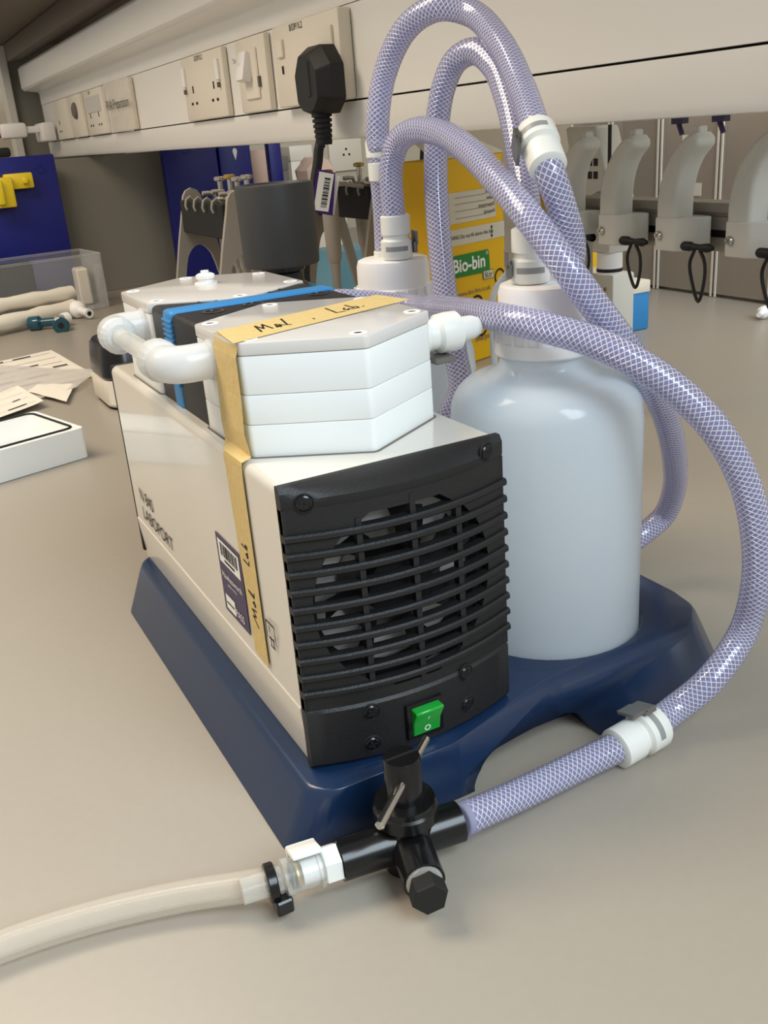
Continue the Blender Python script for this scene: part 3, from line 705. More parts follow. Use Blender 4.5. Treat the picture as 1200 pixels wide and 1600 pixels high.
b.obj('barcode', 'print_black', stk, fix=False, kind='stuff'); [rects(B(), fk3, [r_]).obj('small_print', 'print_black', stk, fix=False) for r_ in ((.30, .70, .70, .73), (.14, .13, .44, .15))]
ud = (s10 - s00).normalized(); vd = (s01 - s00).normalized()
text('Hawkesworth', .0058, fk3(.10, .47), ud, vd, 'print_white', stk); text('PASS', .0068, fk3(.50, .08), ud, vd, 'print_white', stk); text('appliance testing', .0022, fk3(.30, .40), ud, vd, 'print_white', stk)
b = B(); g = at(423, 988, 'x', -.0012)
for dy, dz, wy, wz in ((0, .005, .006, .0006), (0, -.004, .0035, .0006), (.0058, 0, .0006, .005), (-.0058, .001, .0006, .004), (-.0025, -.006, .0006, .003), (.001, -.006, .0006, .003), (-.001, -.0085, .003, .0005), (.002, .001, .0005, .002)):
    b.face([g + V((0, dy - wy, dz - wz)), g + V((0, dy + wy, dz - wz)), g + V((0, dy + wy, dz + wz)), g + V((0, dy - wy, dz + wz))])
P(b, 'disposal_symbol', 'print_black', fix=False)

# ------------------------------------------------------------------ bottles
def bottle(c, label):
    t = thing('collection_bottle', label, 'bottle', (c[0], c[1], .0130), 'translucent bottles in the blue base')
    R = .0570
    pf = [(0, .0005), (R - .006, .0), (R - .002, .0018), (R, .006), (R, .150), (R - .0006, .157)]
    for i in range(1, 9):
        a = PI / 2 * i / 8; pf.append((R - .0225 + .0225 * math.cos(a) - .0006, .157 + .0215 * math.sin(a)))
    pf += [(.0300, .1815), (.0275, .1835), (.0262, .187), (.0262, .200)]
    B().lathe(pf, n=64, caps=False).obj('body', 'bottle_pe', t, sharp=60)
    b = B().lathe([(.0262, .1895), (.0286, .1905), (.0286, .1935), (.0262, .1945)], n=48, caps=False); b.obj('neck_ring', 'bottle_pe', t)
    cap = B().lathe([(.0285, .1910), (.0292, .1915), (.0292, .1985), (.0283, .1995), (.0278, .2100), (.0270, .2107), (.0264, .2112), (.0262, .2255), (.0250, .2295), (.0225, .2305), (0, .2305)], n=48).obj('screw_cap', 'cap_white', t)
    for k in range(22):
        a = 2 * PI * k / 22; b = B(); M_ = Matrix.Rotation(a, 4, 'Z'); b.box((.0274, -.0010, .1988), (.0296, .0010, .2108), M_); b.obj('grip_rib', 'cap_white', cap)
    return t
bA = bottle((.197, .061), 'large milky bottle with white cap standing nearest in the blue base')
bB = bottle((.196, .240), 'milky bottle with white cap behind the front pump head')
CZ = .013 + .2305
# ------------------------------------------------------------------ hoses
HR = .0082
def hose(name, label, pts, group='braided clear blue hoses'):
    t = thing(name, label, 'hose', pts[0], group)
    pth = catmull(pts, .0035)
    wparent(B().tube(pth, HR, 20, uv=True).obj('braided_tube', 'braid', sharp=80), t)
    wparent(B().tube(pth[::2] + [pth[-1]], HR * .60, 12, caps=False).obj('bore', 'hose_inner', sharp=80), t)
    return t
def quick(t, p, ax, s=1.0, name='quick_coupling', latch=None, hexn=False):
    """two-part white plastic quick coupling around a hose"""
    p = V(p); ax = V(ax).normalized(); L_ = .030 * s
    c = wparent(B().lathe([(.0088 * s, -L_ / 2), (.0104 * s, -L_ / 2 + .001), (.0104 * s, -.002 * s), (.0092 * s, -.001 * s), (.0092 * s, .001 * s), (.0112 * s, .0025 * s), (.0112 * s, L_ / 2 - .002), (.0102 * s, L_ / 2)], p, ax, 28).obj(name, 'connector_white', sharp=40), t)
    q = V((0, 0, 1)).rotation_difference(ax); tocam = (CAM - p).normalized(); sd = (tocam - ax * tocam.dot(ax)).normalized(); cr = ax.cross(sd)
    b = B(); rr = .01135 * s; hh = .0016 * s; m_ = 8; row = []
    for i in range(m_ + 1):
        a = -.75 + 1.5 * i / m_; d = sd * math.cos(a) + cr * math.sin(a); row.append((b.bm.verts.new(p + d * rr + ax * (.0075 * s - hh)), b.bm.verts.new(p + d * rr + ax * (.0075 * s + hh))))
    for i in range(m_): b.bm.faces.new((row[i][0], row[i + 1][0], row[i + 1][1], row[i][1]))
    wparent(b.obj('coupling_slot', 'connector_grey', fix=False), t)
    lt = V(latch).normalized() if latch is not None else cr
    lt = (lt - ax * lt.dot(ax)).normalized(); l2 = ax.cross(lt); M_ = Matrix((lt.to_4d(), l2.to_4d(), ax.to_4d(), (0, 0, 0, 1))).transposed(); M_ = Matrix.Translation(p) @ Matrix(((lt.x, l2.x, ax.x, 0), (lt.y, l2.y, ax.y, 0), (lt.z, l2.z, ax.z, 0), (0, 0, 0, 1)))
    b = B(); b.box((.0108 * s, -.0065 * s, .004 * s), (.0135 * s, .0065 * s, .0115 * s), M_); b.box((.0125 * s, -.0065 * s, -.003 * s), (.0142 * s, .0065 * s, .006 * s), M_); wparent(b.obj('release_latch', 'grey_steel'), t)
    return c
def stub(b_parent, p, z0, z1, m='connector_white'):
    return wparent(B().lathe([(.0090, z0), (.0090, z0 + .004), (.0075, z0 + .005), (.0075, z1)], (p[0], p[1], 0), (0, 0, 1), 20).obj('port', m), b_parent)
# H1: rear bottle, high arch, to the front bottle's rear port
DB = .7097; DA = .5587
p1a = ad(603, 395, DB + .012); p1b = ad(890, 425, DA + .012)
P1 = [V((p1a.x, p1a.y, CZ + .004)), ad(600, 330, DB + .012), ad(594, 260, DB + .011), ad(590, 190, DB + .005), ad(603, 110, .715), ad(637, 42, .70), ad(685, 12, .685), ad(735, 20, .675), ad(783, 70, .640), ad(816, 140, .604), ad(838, 205, .570), ad(858, 265, .549), ad(878, 325, .552), ad(893, 380, .563), V((p1b.x, p1b.y, CZ + .003))]
t1 = hose('braided_hose', 'braided hose in the tallest arch, joining the caps of both bottles', P1)
quick(t1, ad(596, 250, DB + .011), V((0, 0, 1)), .95, latch=(.3, 1, 0))
pm = ad(846, 233, .558); quick(t1, pm, ad(837, 205, .570) - ad(858, 262, .549), 1.0, latch=(-1, .2, -.2))
stub(t1, P1[0], CZ - .0005, CZ + .010); stub(t1, P1[-1], CZ - .0005, CZ + .011, 'connector_grey')
# H2: front bottle's left coupling, arch, down between the bottles
p2 = ad(829, 420, DA - .004)
P2 = [V((p2.x, p2.y, CZ + .020)), ad(825, 345, .572), ad(817, 270, .598), ad(806, 205, .618), ad(792, 150, .638), ad(772, 103, .658), ad(742, 80, .672), ad(712, 95, .682), ad(692, 140, .690), ad(683, 200, .694), ad(681, 270, .690), ad(684, 340, .680), ad(690, 410, .668), ad(699, 480, .654), ad(712, 555, .640), ad(719, 610, .630), V((.172, .151, .130)), V((.160, .151, .085)), V((.138, .152, .062))]
t2 = hose('braided_hose', 'braided hose arching from the front bottle cap down behind the pump head', P2)
quick(t2, V((p2.x, p2.y, CZ + .0155)), V((0, 0, -1)), 1.0, latch=(-1, .6, 0))
# H3: rear bottle's near coupling, over the front, down behind the front bottle on the right
p3 = ad(620, 385, DB - .012)
P3 = [V((p3.x, p3.y, CZ + .020)), ad(614, 320, DB - .014), ad(611, 265, DB - .018), ad(622, 222, .682), ad(650, 204, .665), ad(688, 208, .640), ad(730, 234, .606), ad(780, 285, .568), ad(835, 350, .535), ad(885, 418, .522), ad(935, 485, .526), ad(980, 545, .538), ad(1018, 600, .560), ad(1042, 655, .590), ad(1054, 715, .625), ad(1053, 765, .655), ad(1037, 806, .670), ad(1010, 830, .665), ad(975, 850, .655), V((.222, .150, .055)), V((.172, .152, .050))]
t3 = hose('braided_hose', 'braided hose from the rear bottle sweeping past the front cap, curling right', P3)
quick(t3, V((p3.x, p3.y, CZ + .0155)), V((0, 0, -1)), 1.0, latch=(1, -.3, 0))
# H4: long loop from the pump to the stopcock
YV = -.0585; ZV = .0165
P4 = [V((.118, .225, .2225)), V((.137, .210, .2240)), ad(640, 478, .665), ad(690, 482, .610), ad(745, 489, .558), ad(800, 500, .527), ad(860, 514, .512), ad(930, 535, .504), ad(1000, 570, .500), ad(1065, 616, .500), ad(1122, 676, .500), ad(1162, 750, .502), ad(1181, 830, .505), ad(1182, 910, .508), ad(1160, 990, .511), ad(1116, 1056, .511), ad(1060, 1106, .503), ad(995, 1151, .4500), ad(920, 1190, .4120), ad(830, 1232, .3700), V((.0, YV, ZV))]
P4[20] = at(717, 1283, 'z', ZV) + V((.004, 0, 0))
for i in range(15, 20):
    q = P4[i]; 
P4[16] = at(1052, 1110, 'z', .0160); P4[17] = at(995, 1151, 'z', .0125); P4[18] = at(905, 1196, 'z', .0105); P4[19] = at(810, 1242, 'z', .0120); P4[15] = at(1108, 1064, 'z', .0300)
t4 = hose('braided_hose', 'long braided hose looping on the right down to the black stopcock', P4)
quick(t4, P4[17], P4[16] - P4[18], 1.08, latch=(-.3, .3, 1))
vend = P4[-1]
wparent(B().lathe([(.0079, 0), (.0086, .0005), (.0086, .007)], vend + V((-.0035, 0, 0)), P4[19] - vend, 24).obj('cuff', 'hose_inner'), t4)

# ------------------------------------------------------------------ stopcock
cv = at(637, 1305, 'z', ZV)
YV2 = cv.y
sc = thing('stopcock', 'black three way stopcock with steel cross pin lying before the base', 'valve', (cv.x, cv.y, 0))
lft = at(530, 1344, 'z', ZV); rgt = at(717, 1283, 'z', ZV)
bd = B().cyl(lft, rgt, .0100, n=32); body = wparent(bd.obj('barrel', 'black_gloss'), sc)
wparent(B().lathe([(.0125, 0), (.0125, .026), (.0155, .0275), (.0155, .0335), (.0142, .0345), (.0142, .0375), (.0088, .0380), (.0088, .060), (.0082, .0610), (0, .0610)], (cv.x, cv.y, .0012), (0, 0, 1), 36).obj('plug_housing', 'black_gloss'), sc)
leg_e = at(663, 1378, 'z', ZV); ld = (leg_e - cv).normalized()
wparent(B().cyl(cv, leg_e, .0098, n=32).obj('side_arm', 'black_gloss'), sc)
wparent(B().lathe([(.0072, -.003), (.0086, 0), (.0082, .0022), (.0074, .003)], leg_e, ld, 20).obj('thread_seal', 'clear_fit'), sc)
wparent(B().lathe([(.0080, .0020), (.0086, .003), (.0086, .0105), (.0080, .0115), (0, .0115)], leg_e, ld, 6).obj('hex_plug', 'black_soft', sharp=20), sc)
hd = math.hypot(cv.x - CAM.x, cv.y - CAM.y)
pa, pb = at(592, 1293, 'z', .0520), at(666, 1153, 'z', .0520)
wparent(B().lathe([(.0012, 0), (.0022, .001), (.0022, (pb - pa).length - .001), (.0012, (pb - pa).length)], pa, pb - pa, 16).obj('cross_pin', 'chrome'), sc)
b = B(); s_ = V((cv.x, cv.y, .0629)); b.box((s_.x - .008, s_.y - .0005, s_.z - .0008), (s_.x + .008, s_.y + .0005, s_.z + .0)); wparent(b.obj('top_groove', 'inside_dark'), sc)
dl = (CAM - cv); dl.z = 0; dl.normalize()
b = B(); q = cv + dl * .0122 + V((.0015, 0, .0048)); b.box((q.x - .0016, q.y - .0006, q.z - .0016), (q.x + .0016, q.y + .0006, q.z + .0016)); b.bevel(.0005, 1); wparent(b.obj('pointer_stud', 'chrome'), sc)

# ------------------------------------------------------------------ clear tube with its fittings on the left
axl = (lft - rgt).normalized()
tb = thing('vinyl_tube', 'clear vinyl tube running off to the left from the stopcock', 'tube', (lft.x, lft.y, 0))
TP = [at(-60, 1505, 'z', .0075), at(0, 1480, 'z', .0075), at(100, 1446, 'z', .0075), at(200, 1419, 'z', .0080), at(300, 1398, 'z', .0095), at(380, 1386, 'z', .0125), at(430, 1377, 'z', .0150), lft + axl * .0315]
TP = [V((-.85, .22, .0075)), V((-.55, .09, .0075)), V((-.34, .015, .0075)), at(-160, 1552, 'z', .0075)] + TP
pt = catmull(TP, .005)
wparent(B().tube(pt, .0072, 20).obj('tube_wall', 'clear_tube', sharp=80), tb)
wparent(B().tube(pt[::2] + [pt[-1]], .0045, 14, caps=False).obj('bore', 'clear_tube', sharp=80), tb)
fit = lft + axl * .0005
wparent(B().lathe([(.0092, 0), (.0092, .0075), (.0085, .008)], fit, axl, 6).obj('hex_nut', 'connector_white', sharp=20), tb)
wparent(B().lathe([(.0060, .008), (.0060, .018)], fit, axl, 20).obj('insert', 'white_ribbed'), tb)
wparent(B().lathe([(.0084, .008), (.0095, .0085), (.0095, .0105), (.0080, .0110), (.0080, .0225), (.0088, .0235), (.0088, .0265), (.0062, .0275), (.0058, .046)], fit, axl, 24).obj('clear_coupling', 'clear_fit'), tb)
for h_, m_ in ((.0195, 'gold'), (.0215, 'black_soft')): wparent(B().lathe([(.0062, h_), (.0066, h_ + .0004), (.0066, h_ + .0012), (.0062, h_ + .0016)], fit, axl, 20).obj('seal_ring', m_), tb)
pc = fit + axl * .0145; M_ = Matrix.Translation(pc) @ axl.to_track_quat('X', 'Z').to_matrix().to_4x4()
b = B(); b.box((-.0070, -.0080, .0080), (.0075, .0080, .0112), M_ @ Matrix.Rotation(math.radians(24), 4, 'X')); b.bevel(.0014, 2); wparent(b.obj('thumb_latch', 'foam_white'), tb)
b = B(); b.box((-.0072, -.0098, -.0045), (.0072, -.0074, .0110), M_ @ Matrix.Rotation(math.radians(24), 4, 'X')); b.bevel(.001, 2); wparent(b.obj('latch_side', 'foam_white'), tb)
cl = fit + axl * .0300
wparent(B().lathe([(.0084, 0), (.0090, .0005), (.0090, .0040), (.0084, .0045)], cl, axl, 24).obj('hose_clip', 'black_gloss'), tb)
dn = V((0, -.2, -1)).normalized(); b = B(); M2 = Matrix.Translation(cl + axl * .0022 + V((.002, -.007, -.0075)))
b.box((-.0040, -.0040, -.0040), (.0040, .0040, .0040), M2); b.bevel(.0008, 1); wparent(b.obj('clip_tab', 'black_gloss'), tb)

# ================================================================== things further back
# grey partition and blue panels at the far end of the bench
b = B(); b.box((-.30, 2.12, .0005), (.755, 2.15, .318)); b.obj('partition_panel', 'partition_grey', label='plain grey partition panel closing the far end of the bench', cat='partition')
def blue_panel(x0, x1, y, z1, label, marks, group=None, d=.025):
    t = thing('blue_panel', label, 'panel', ((x0 + x1) / 2, y, .0005))
    b = B(); b.box((x0, y, .0005), (x1, y + d, z1)); b.bevel(.003, 2); wparent(b.obj('board', 'blue_panel'), t)
    for x, z, r in marks:
        b = B().lathe([(r, 0), (r, .0015), (r * .7, .0015), (r * .7, 0)], (x, y, z), (0, -1, 0), 20, caps=False); wparent(b.obj('ring_mark', 'blue_panel'), t)
    return t
pl = blue_panel(-.16, .297, 2.06, .331, 'upright blue panel behind the clear box carrying a yellow clip', [(.262, .302, .010), (.150, .318, .010)])
blue_panel(.550, .688, 2.055, .380, 'blue panel behind the pipette stand, left of the one with a white drop', [(.610, .316, .010)])
p_ = blue_panel(.691, .775, 2.050, .380, 'blue panel with a white drop shaped hole behind the pipettes', [])
b = B(); b.prism([V((.733 + x, 2.0495, .302 + z)) for x, z in ((0, -.020), (.006, 0), (.005, .006), (0, .009), (-.005, .006), (-.006, 0))], (0, -.001, 0)); wparent(b.obj('drop_hole', 'print_white'), p_)
blue_panel(.815, .850, 2.03, .380, 'narrow blue upright post to the right of the blue panels', [])
yc_ = thing('yellow_clip', 'yellow plastic clip bracket fixed to the blue panel', 'clip', (.19, 2.05, .25))
for k, (a, c) in enumerate((((.135, 2.020, .225), (.190, 2.0595, .290)), ((.175, 2.035, .262), (.238, 2.0595, .296)), ((.150, 2.008, .232), (.166, 2.021, .286)), ((.212, 2.026, .272), (.226, 2.036, .286)))):
    b = B(); b.box(a, c); b.bevel(.004, 2); wparent(b.obj(('base_block', 'side_plate', 'ridge', 'tab')[k], 'yellow_plastic'), yc_)
b = B(); b.box((.10, 2.058, .3315), (.205, 2.083, .352)); b.bevel(.006, 2); b.obj('black_pouch', 'black_soft', label='small black pouch lying on top of the left blue panel', cat='pouch')

# pipette stands
def arc(cx, cz, rx, rz, a0, a1, n): return [(cx + rx * math.cos(a0 + (a1 - a0) * i / n), cz + rz * math.sin(a0 + (a1 - a0) * i / n)) for i in range(n + 1)]
def pip_stand(loc, label, dims=(.20, .268)):
    L_, H_ = dims
    t = thing('pipette_stand', label, 'pipette stand', loc, 'pipette stands under the trunking')
    out = [(-.072, 0), (-.050, .10), (-.030, .19), (-.016, .245)] + arc(0, .250, .015, .018, PI * .95, PI * .05, 8) + [(.016, .245), (.030, .19), (.050, .10), (.072, 0)]
    inn = [(.054, 0), (.040, .08), (.028, .135)] + arc(0, .145, .024, .040, PI * .1, PI * .9, 8) + [(-.028, .135), (-.040, .08), (-.054, 0)]
    for y in (0, L_):
        b = B(); n_ = 60
        # outer/inner strips joined as quads: resample both lines
        def rs(pts, n):
            d = [0]
            for p, q in zip(pts, pts[1:]): d.append(d[-1] + math.dist(p, q))
            o = []
            for i in range(n + 1):
                u = d[-1] * i / n; k = max(j for j in range(len(d)) if d[j] <= u + 1e-9); k = min(k, len(pts) - 2); f_ = (u - d[k]) / max(1e-9, d[k + 1] - d[k]); o.append((pts[k][0] + (pts[k + 1][0] - pts[k][0]) * f_, pts[k][1] + (pts[k + 1][1] - pts[k][1]) * f_))
            return o
        A_ = rs(out, n_); C_ = rs(inn[::-1], n_); V0 = []
        for yy in (y - .004, y + .004): V0.append(([b.bm.verts.new((p[0], yy, p[1])) for p in A_], [b.bm.verts.new((p[0], yy, p[1])) for p in C_]))
        for i in range(n_):
            for a_, c_ in V0: b.bm.faces.new((a_[i], a_[i + 1], c_[i + 1], c_[i]))
            b.bm.faces.new((V0[0][0][i], V0[0][0][i + 1], V0[1][0][i + 1], V0[1][0][i])); b.bm.faces.new((V0[0][1][i], V0[0][1][i + 1], V0[1][1][i + 1], V0[1][1][i]))
        for i in (0, n_): b.bm.faces.new((V0[0][0][i], V0[0][1][i], V0[1][1][i], V0[1][0][i]))
        b.obj('end_frame', 'stand_grey', t)
    b = B(); b.box((-.021, .0045, .205), (.019, L_ - .0045, .252)); b.bevel(.002, 1); b.obj('hanger_bar', 'inside_dark', t)
    b = B(); b.box((-.062, .0045, .004), (-.056, L_ - .0045, .012)); b.obj('foot_rail', 'stand_grey', t); b = B(); b.box((.056, .0045, .004), (.062, L_ - .0045, .012)); b.obj('foot_rail', 'stand_grey', t)
    for y in (.03, .07, .11, .15):
        b = B(); b.tube([V((-.012, y, .251)), V((-.018, y, .258)), V((-.024, y, .254)), V((-.026, y, .246)), V((-.024, y, .240))], .0019, 8); b.obj('hook', 'stand_grey', t)
    return t
st1 = pip_stand((.3165, .900, 0), 'grey pipette stand with black hanger bar, left of the dark cylinder')
st2 = dup(st1, (.552, .925, 0), 'grey pipette stand with black hanger bar, right of the barcode tag')
def pipette(loc, label, top='chrome', tilt=0):
    t = thing('pipette', label, 'pipette', loc, 'pipettes hanging on the stands')
    B().lathe([(.010, .020), (.0125, .016), (.0125, -.030), (.0105, -.075), (.0090, -.080), (.0085, -.082)], (0, 0, 0), (0, 0, 1), 18).obj('handle', 'pipette_grey', t)
    B().lathe([(.0082, -.080), (.0062, -.105), (.0040, -.165), (.0026, -.195), (.0020, -.200)], (0, 0, 0), (0, 0, 1), 14).obj('shaft', 'pipette_grey', t)
    B().cyl((0, 0, .018), (0, 0, .044), .0040, n=12).obj('plunger_rod', 'chrome', t)
    B().lathe([(.006, .042), (.0088, .0435), (.0088, .0470), (.006, .0485)], n=16).obj('plunger_button', top, t)
    b = B(); b.tube([V((-.008, 0, .014)), V((-.0125, 0, .0262)), V((-.020, 0, .0268)), V((-.029, 0, .0268))], .0032, 8); b.obj('finger_hook', 'pipette_grey', t)
    t.rotation_euler.x = math.radians(tilt); return t
cols = ['chrome', 'gold', 'chrome', 'chrome']
where = ['farthest', 'second farthest', 'second nearest', 'nearest']
for k, y in enumerate((1.060, 1.015, .985, .945)):
    pipette((.3165 + .034, y, .233 + .003 * (k % 2)), 'grey pipette hung behind the left stand, %s of its four' % where[k], cols[k])
pg = pipette((.474, .945, .232), 'grey pipette hanging in front of the right stand below the barcode tag', 'gold')
pg.rotation_euler.z = PI
B().cyl((-.026, 0, .0268), (-.0565, 0, .0200), .0030, n=8).obj('hanger_arm', 'pipette_grey', pg)
pipette((.552 + .036, 1.07, .2335), 'grey pipette with yellow plunger hung behind the right stand, farther', 'gold')
pipette((.552 + .036, .99, .2330), 'grey pipette with yellow plunger hung behind the right stand, nearer', 'gold')
# boxes and clutter seen through the gap under the trunking
def tipbox(name, a, c, m1, m2, label, cat, zl=.7, group=None):
    a = V(a); c = V(c); t = thing(name, label, cat, ((a.x + c.x) / 2, (a.y + c.y) / 2, a.z), group); zm = a.z + (c.z - a.z) * zl
    b = B(); b.box(a, (c.x, c.y, zm)); b.bevel(.002, 2); wparent(b.obj('box_body', m1), t)
    b = B(); b.box((a.x - .001, a.y - .001, zm + .0003), (c.x + .001, c.y + .001, c.z)); b.bevel(.002, 2); wparent(b.obj('lid', m2), t); return t
tipbox('tip_box', (.60, 1.22, .0005), (.72, 1.32, .130), 'light_blue', 'light_blue', 'light blue tip box on the bench behind the right pipette stand', 'tip box', .3)
tipbox('tip_box', (.585, 1.10, .0005), (.70, 1.19, .035), 'cyan', 'cream_plastic', 'low teal tip box with cream lid in front of the light blue one', 'tip box', .5)
tipbox('carton', (1.09, 2.55, .0005), (1.165, 2.66, .298), 'cream_plastic', 'cream_plastic', 'cream carton standing far back beyond the blue post', 'carton', .85)
tipbox('carton', (1.02, 2.50, .0005), (1.06, 2.58, .272), 'print_grey', 'print_grey', 'narrow dark grey carton beside the far cream one', 'carton', .85)
tipbox('carton', (.83, 2.20, .0005), (.885, 2.28, .300), 'paper', 'pinkish', 'pale carton with pinkish lid between blue panel and blue post', 'carton', .55)
tipbox('carton', (.862, 1.94, .0005), (.975, 2.03, .205), 'cream_plastic', 'paper', 'cream carton carrying the crumpled plastic bag', 'carton', .8)
bg = B(); bg.lathe([(0, 0), (.040, .002), (.052, .015), (.050, .040), (.036, .058), (.018, .068), (0, .070)], (.920, 1.985, .2055), (0, 0, 1), 16)
for v in bg.bm.verts:
    if v.co.z > .208: v.co += V((random.uniform(-.006, .006), random.uniform(-.006, .006), random.uniform(-.004, .004)))
bg.obj('plastic_bag', 'pinkish', label='crumpled pinkish plastic bag in the gap under the trunking', cat='bag', sharp=25)
sk = thing('wall_socket', 'cream wall socket low on the far back wall', 'socket', (1.58, 3.2, .22))
b = B(); b.box((1.52, 3.186, .185), (1.66, 3.199, .335)); b.bevel(.004, 2); wparent(b.obj('face_plate', 'cream_plastic'), sk)
for dx, dz in ((0, .014), (-.012, -.006), (.012, -.006)):
    b = B(); b.box((1.592 + dx - .004, 3.1855, .25 + dz - .004), (1.592 + dx + .004, 3.187, .25 + dz + .004)); wparent(b.obj('pin_slot', 'inside_dark'), sk)
tipbox('instrument_box', (.79, 1.36, .0005), (.865, 1.46, .238), 'drawer_dark', 'cream_plastic', 'dark instrument with a cream top behind the braided hoses', 'instrument', .55)
tipbox('instrument_box', (.90, 1.36, .0005), (1.00, 1.46, .165), 'cream_plastic', 'drawer_dark', 'low cream instrument with dark top left of the yellow bin', 'instrument', .75)
wr = [ad(660, 225, 1.8), ad(653, 300, 1.8), ad(650, 330, 1.75), ad(655, 360, 1.70), ad(664, 395, 1.66), ad(675, 440, 1.6)]
wr = [V((wr[0].x, wr[0].y, .60))] + wr; e = wr[-1]; wr += [V((e.x, e.y, .06)), V((e.x + .02, e.y + .01, .0065)), V((e.x + .10, e.y + .05, .0045))]
B().tube(catmull(wr, .02), .0035, 8).obj('black_cable', 'black_soft', label='thin black cable hanging to the left of the yellow bin', cat='cable')

# yellow clinical waste carton
R_ = V((.690, .816, 0)); ux = V((.951, .309, 0)); uy = V((-.309, .951, 0)); wb, db, hb = .150, .060, .285
bio = thing('waste_carton', 'yellow cardboard clinical waste bin with green Bio-bin logo', 'waste bin', R_ - ux * wb / 2)
l0 = R_ - ux * wb
def bx(u, d, z): return l0 + ux * u + uy * d + V((0, 0, z))
b = B(); b.prism([bx(0, 0, .0006), bx(wb, 0, .0006), bx(wb, db, .0006), bx(0, db, .0006)], (0, 0, hb)); b.bevel(.0015, 1); wparent(b.obj('carton_body', 'card_yellow'), bio)
b = B(); b.prism([bx(0, 0, hb + .001), bx(wb, 0, hb + .001), bx(wb - .02, db, hb + .03), bx(.02, db, hb + .03)], (0, 0, .002)); wparent(b.obj('carton_top', 'card_cream'), bio)
def card(u0, z0, u1, z1, m, nm, off=.0006):
    b = B(); b.face([bx(u0, -off, z0), bx(u1, -off, z0), bx(u1, -off, z1), bx(u0, -off, z1)]); return wparent(b.obj(nm, m, fix=False), bio)
pz = lambda py: ad(742, py, 1.40).z
pu = lambda px: (at(px, 420, 'y', .805).x - l0.x) / ux.x
card(.004, pz(345), .130, pz(297), 'card_cream', 'address_panel'); card(.004, pz(379), wb - .001, pz(354), 'card_cream', 'warning_band')
for k, (py, tx) in enumerate(((304, 'Locum'), (314, 'Name'), (325, 'Department'), (336, 'Hospital'))):
    card(.040, pz(py + 2), .108, pz(py + 1.3), 'print_grey', 'form_line', .0010)
    wparent(text(tx, .0075, bx(.128, -.0011, pz(py + 1)), -ux, (0, 0, 1), 'print_black', stretch=1), bio)
wparent(text('WARNING Do not fill above this line', .0072, bx(.012, -.0011, pz(369)), ux, (0, 0, 1), 'print_black'), bio)
b = B(); u_ = .119
for q in ([(u_ - .0007, 376), (u_ + .0007, 376), (u_ + .0007, 358), (u_ - .0007, 358)],): b.face([bx(u, -.0011, pz(p)) for u, p in q])
b.face([bx(u_ - .003, -.0011, pz(373)), bx(u_, -.0011, pz(377)), bx(u_ + .003, -.0011, pz(373))]); b.face([bx(u_ - .003, -.0011, pz(361)), bx(u_, -.0011, pz(357)), bx(u_ + .003, -.0011, pz(361))]); wparent(b.obj('arrow', 'print_black', fix=False), bio)
lg = rounded([(.030, pz(428)), (.113, pz(430)), (.111, pz(394)), (.030, pz(394))], .004, 4)
b = B(); b.face([bx(p.x, -.0008, p.y) for p in lg]); wparent(b.obj('logo_field', 'card_green', fix=False), bio)
wparent(text('Bio-bin', .0255, bx(.029, -.0012, pz(420)), ux, (0, 0, 1), 'print_white', bold=.0006), bio); wparent(text('®', .007, bx(.104, -.0012, pz(402)), ux, (0, 0, 1), 'print_white'), bio)
card(.096, pz(441), .120, pz(427), 'print_grey', 'size_border', .0011); card(.097, pz(440), .119, pz(428), 'card_cream', 'size_panel', .0014); wparent(text('5Ltr', .0105, bx(.0985, -.0018, pz(438)), ux, (0, 0, 1), 'print_black'), bio)
wparent(text('www.bio-bin.co.uk', .0098, bx(.038, -.0010, pz(458)), ux, (0, 0, 1), 'print_grey'), bio)
for u, py, r in ((.080, 478, .015), (.135, 442, .012), (.088, 512, .015)):
    b = B(); rg = [(math.cos(2 * PI * i / 24), math.sin(2 * PI * i / 24)) for i in range(24)]
    for (c0_, s0_), (c1_, s1_) in zip(rg, rg[1:] + rg[:1]): b.face([bx(u + r * k * c, -.0010, pz(py) + r * k * s) for k, c, s in ((.78, c0_, s0_), (1, c0_, s0_), (1, c1_, s1_), (.78, c1_, s1_))])
    wparent(b.obj('symbol_ring', 'print_black', fix=False), bio)
wparent(text('Sharps', .013, bx(.072, -.0010, pz(534)), ux, (0, 0, 1), 'print_grey'), bio)
b = B(); b.face([bx(wb + .0006, .001, pz(372) ), bx(wb + .0006, db, pz(372)), bx(wb + .0006, db, hb), bx(wb + .0006, .001, hb)]); wparent(b.obj('side_fold', 'card_cream', fix=False), bio)
cg = [ad(770, 520, .70), ad(768, 478, .70), ad(775, 450, .70), ad(795, 425, .70), ad(812, 408, .69), ad(820, 420, .68)]
B().tube(catmull([V((cg[0].x + .01, cg[0].y + .04, .006)), V((cg[0].x, cg[0].y, .06))] + cg + [V((cg[-1].x + .03, cg[-1].y + .02, .10)), V((cg[-1].x + .05, cg[-1].y + .04, .006))], .008), .0026, 8).obj('grey_cable', 'hook_grey', label='thin grey cable looping between the yellow bin and the front bottle', cat='cable')

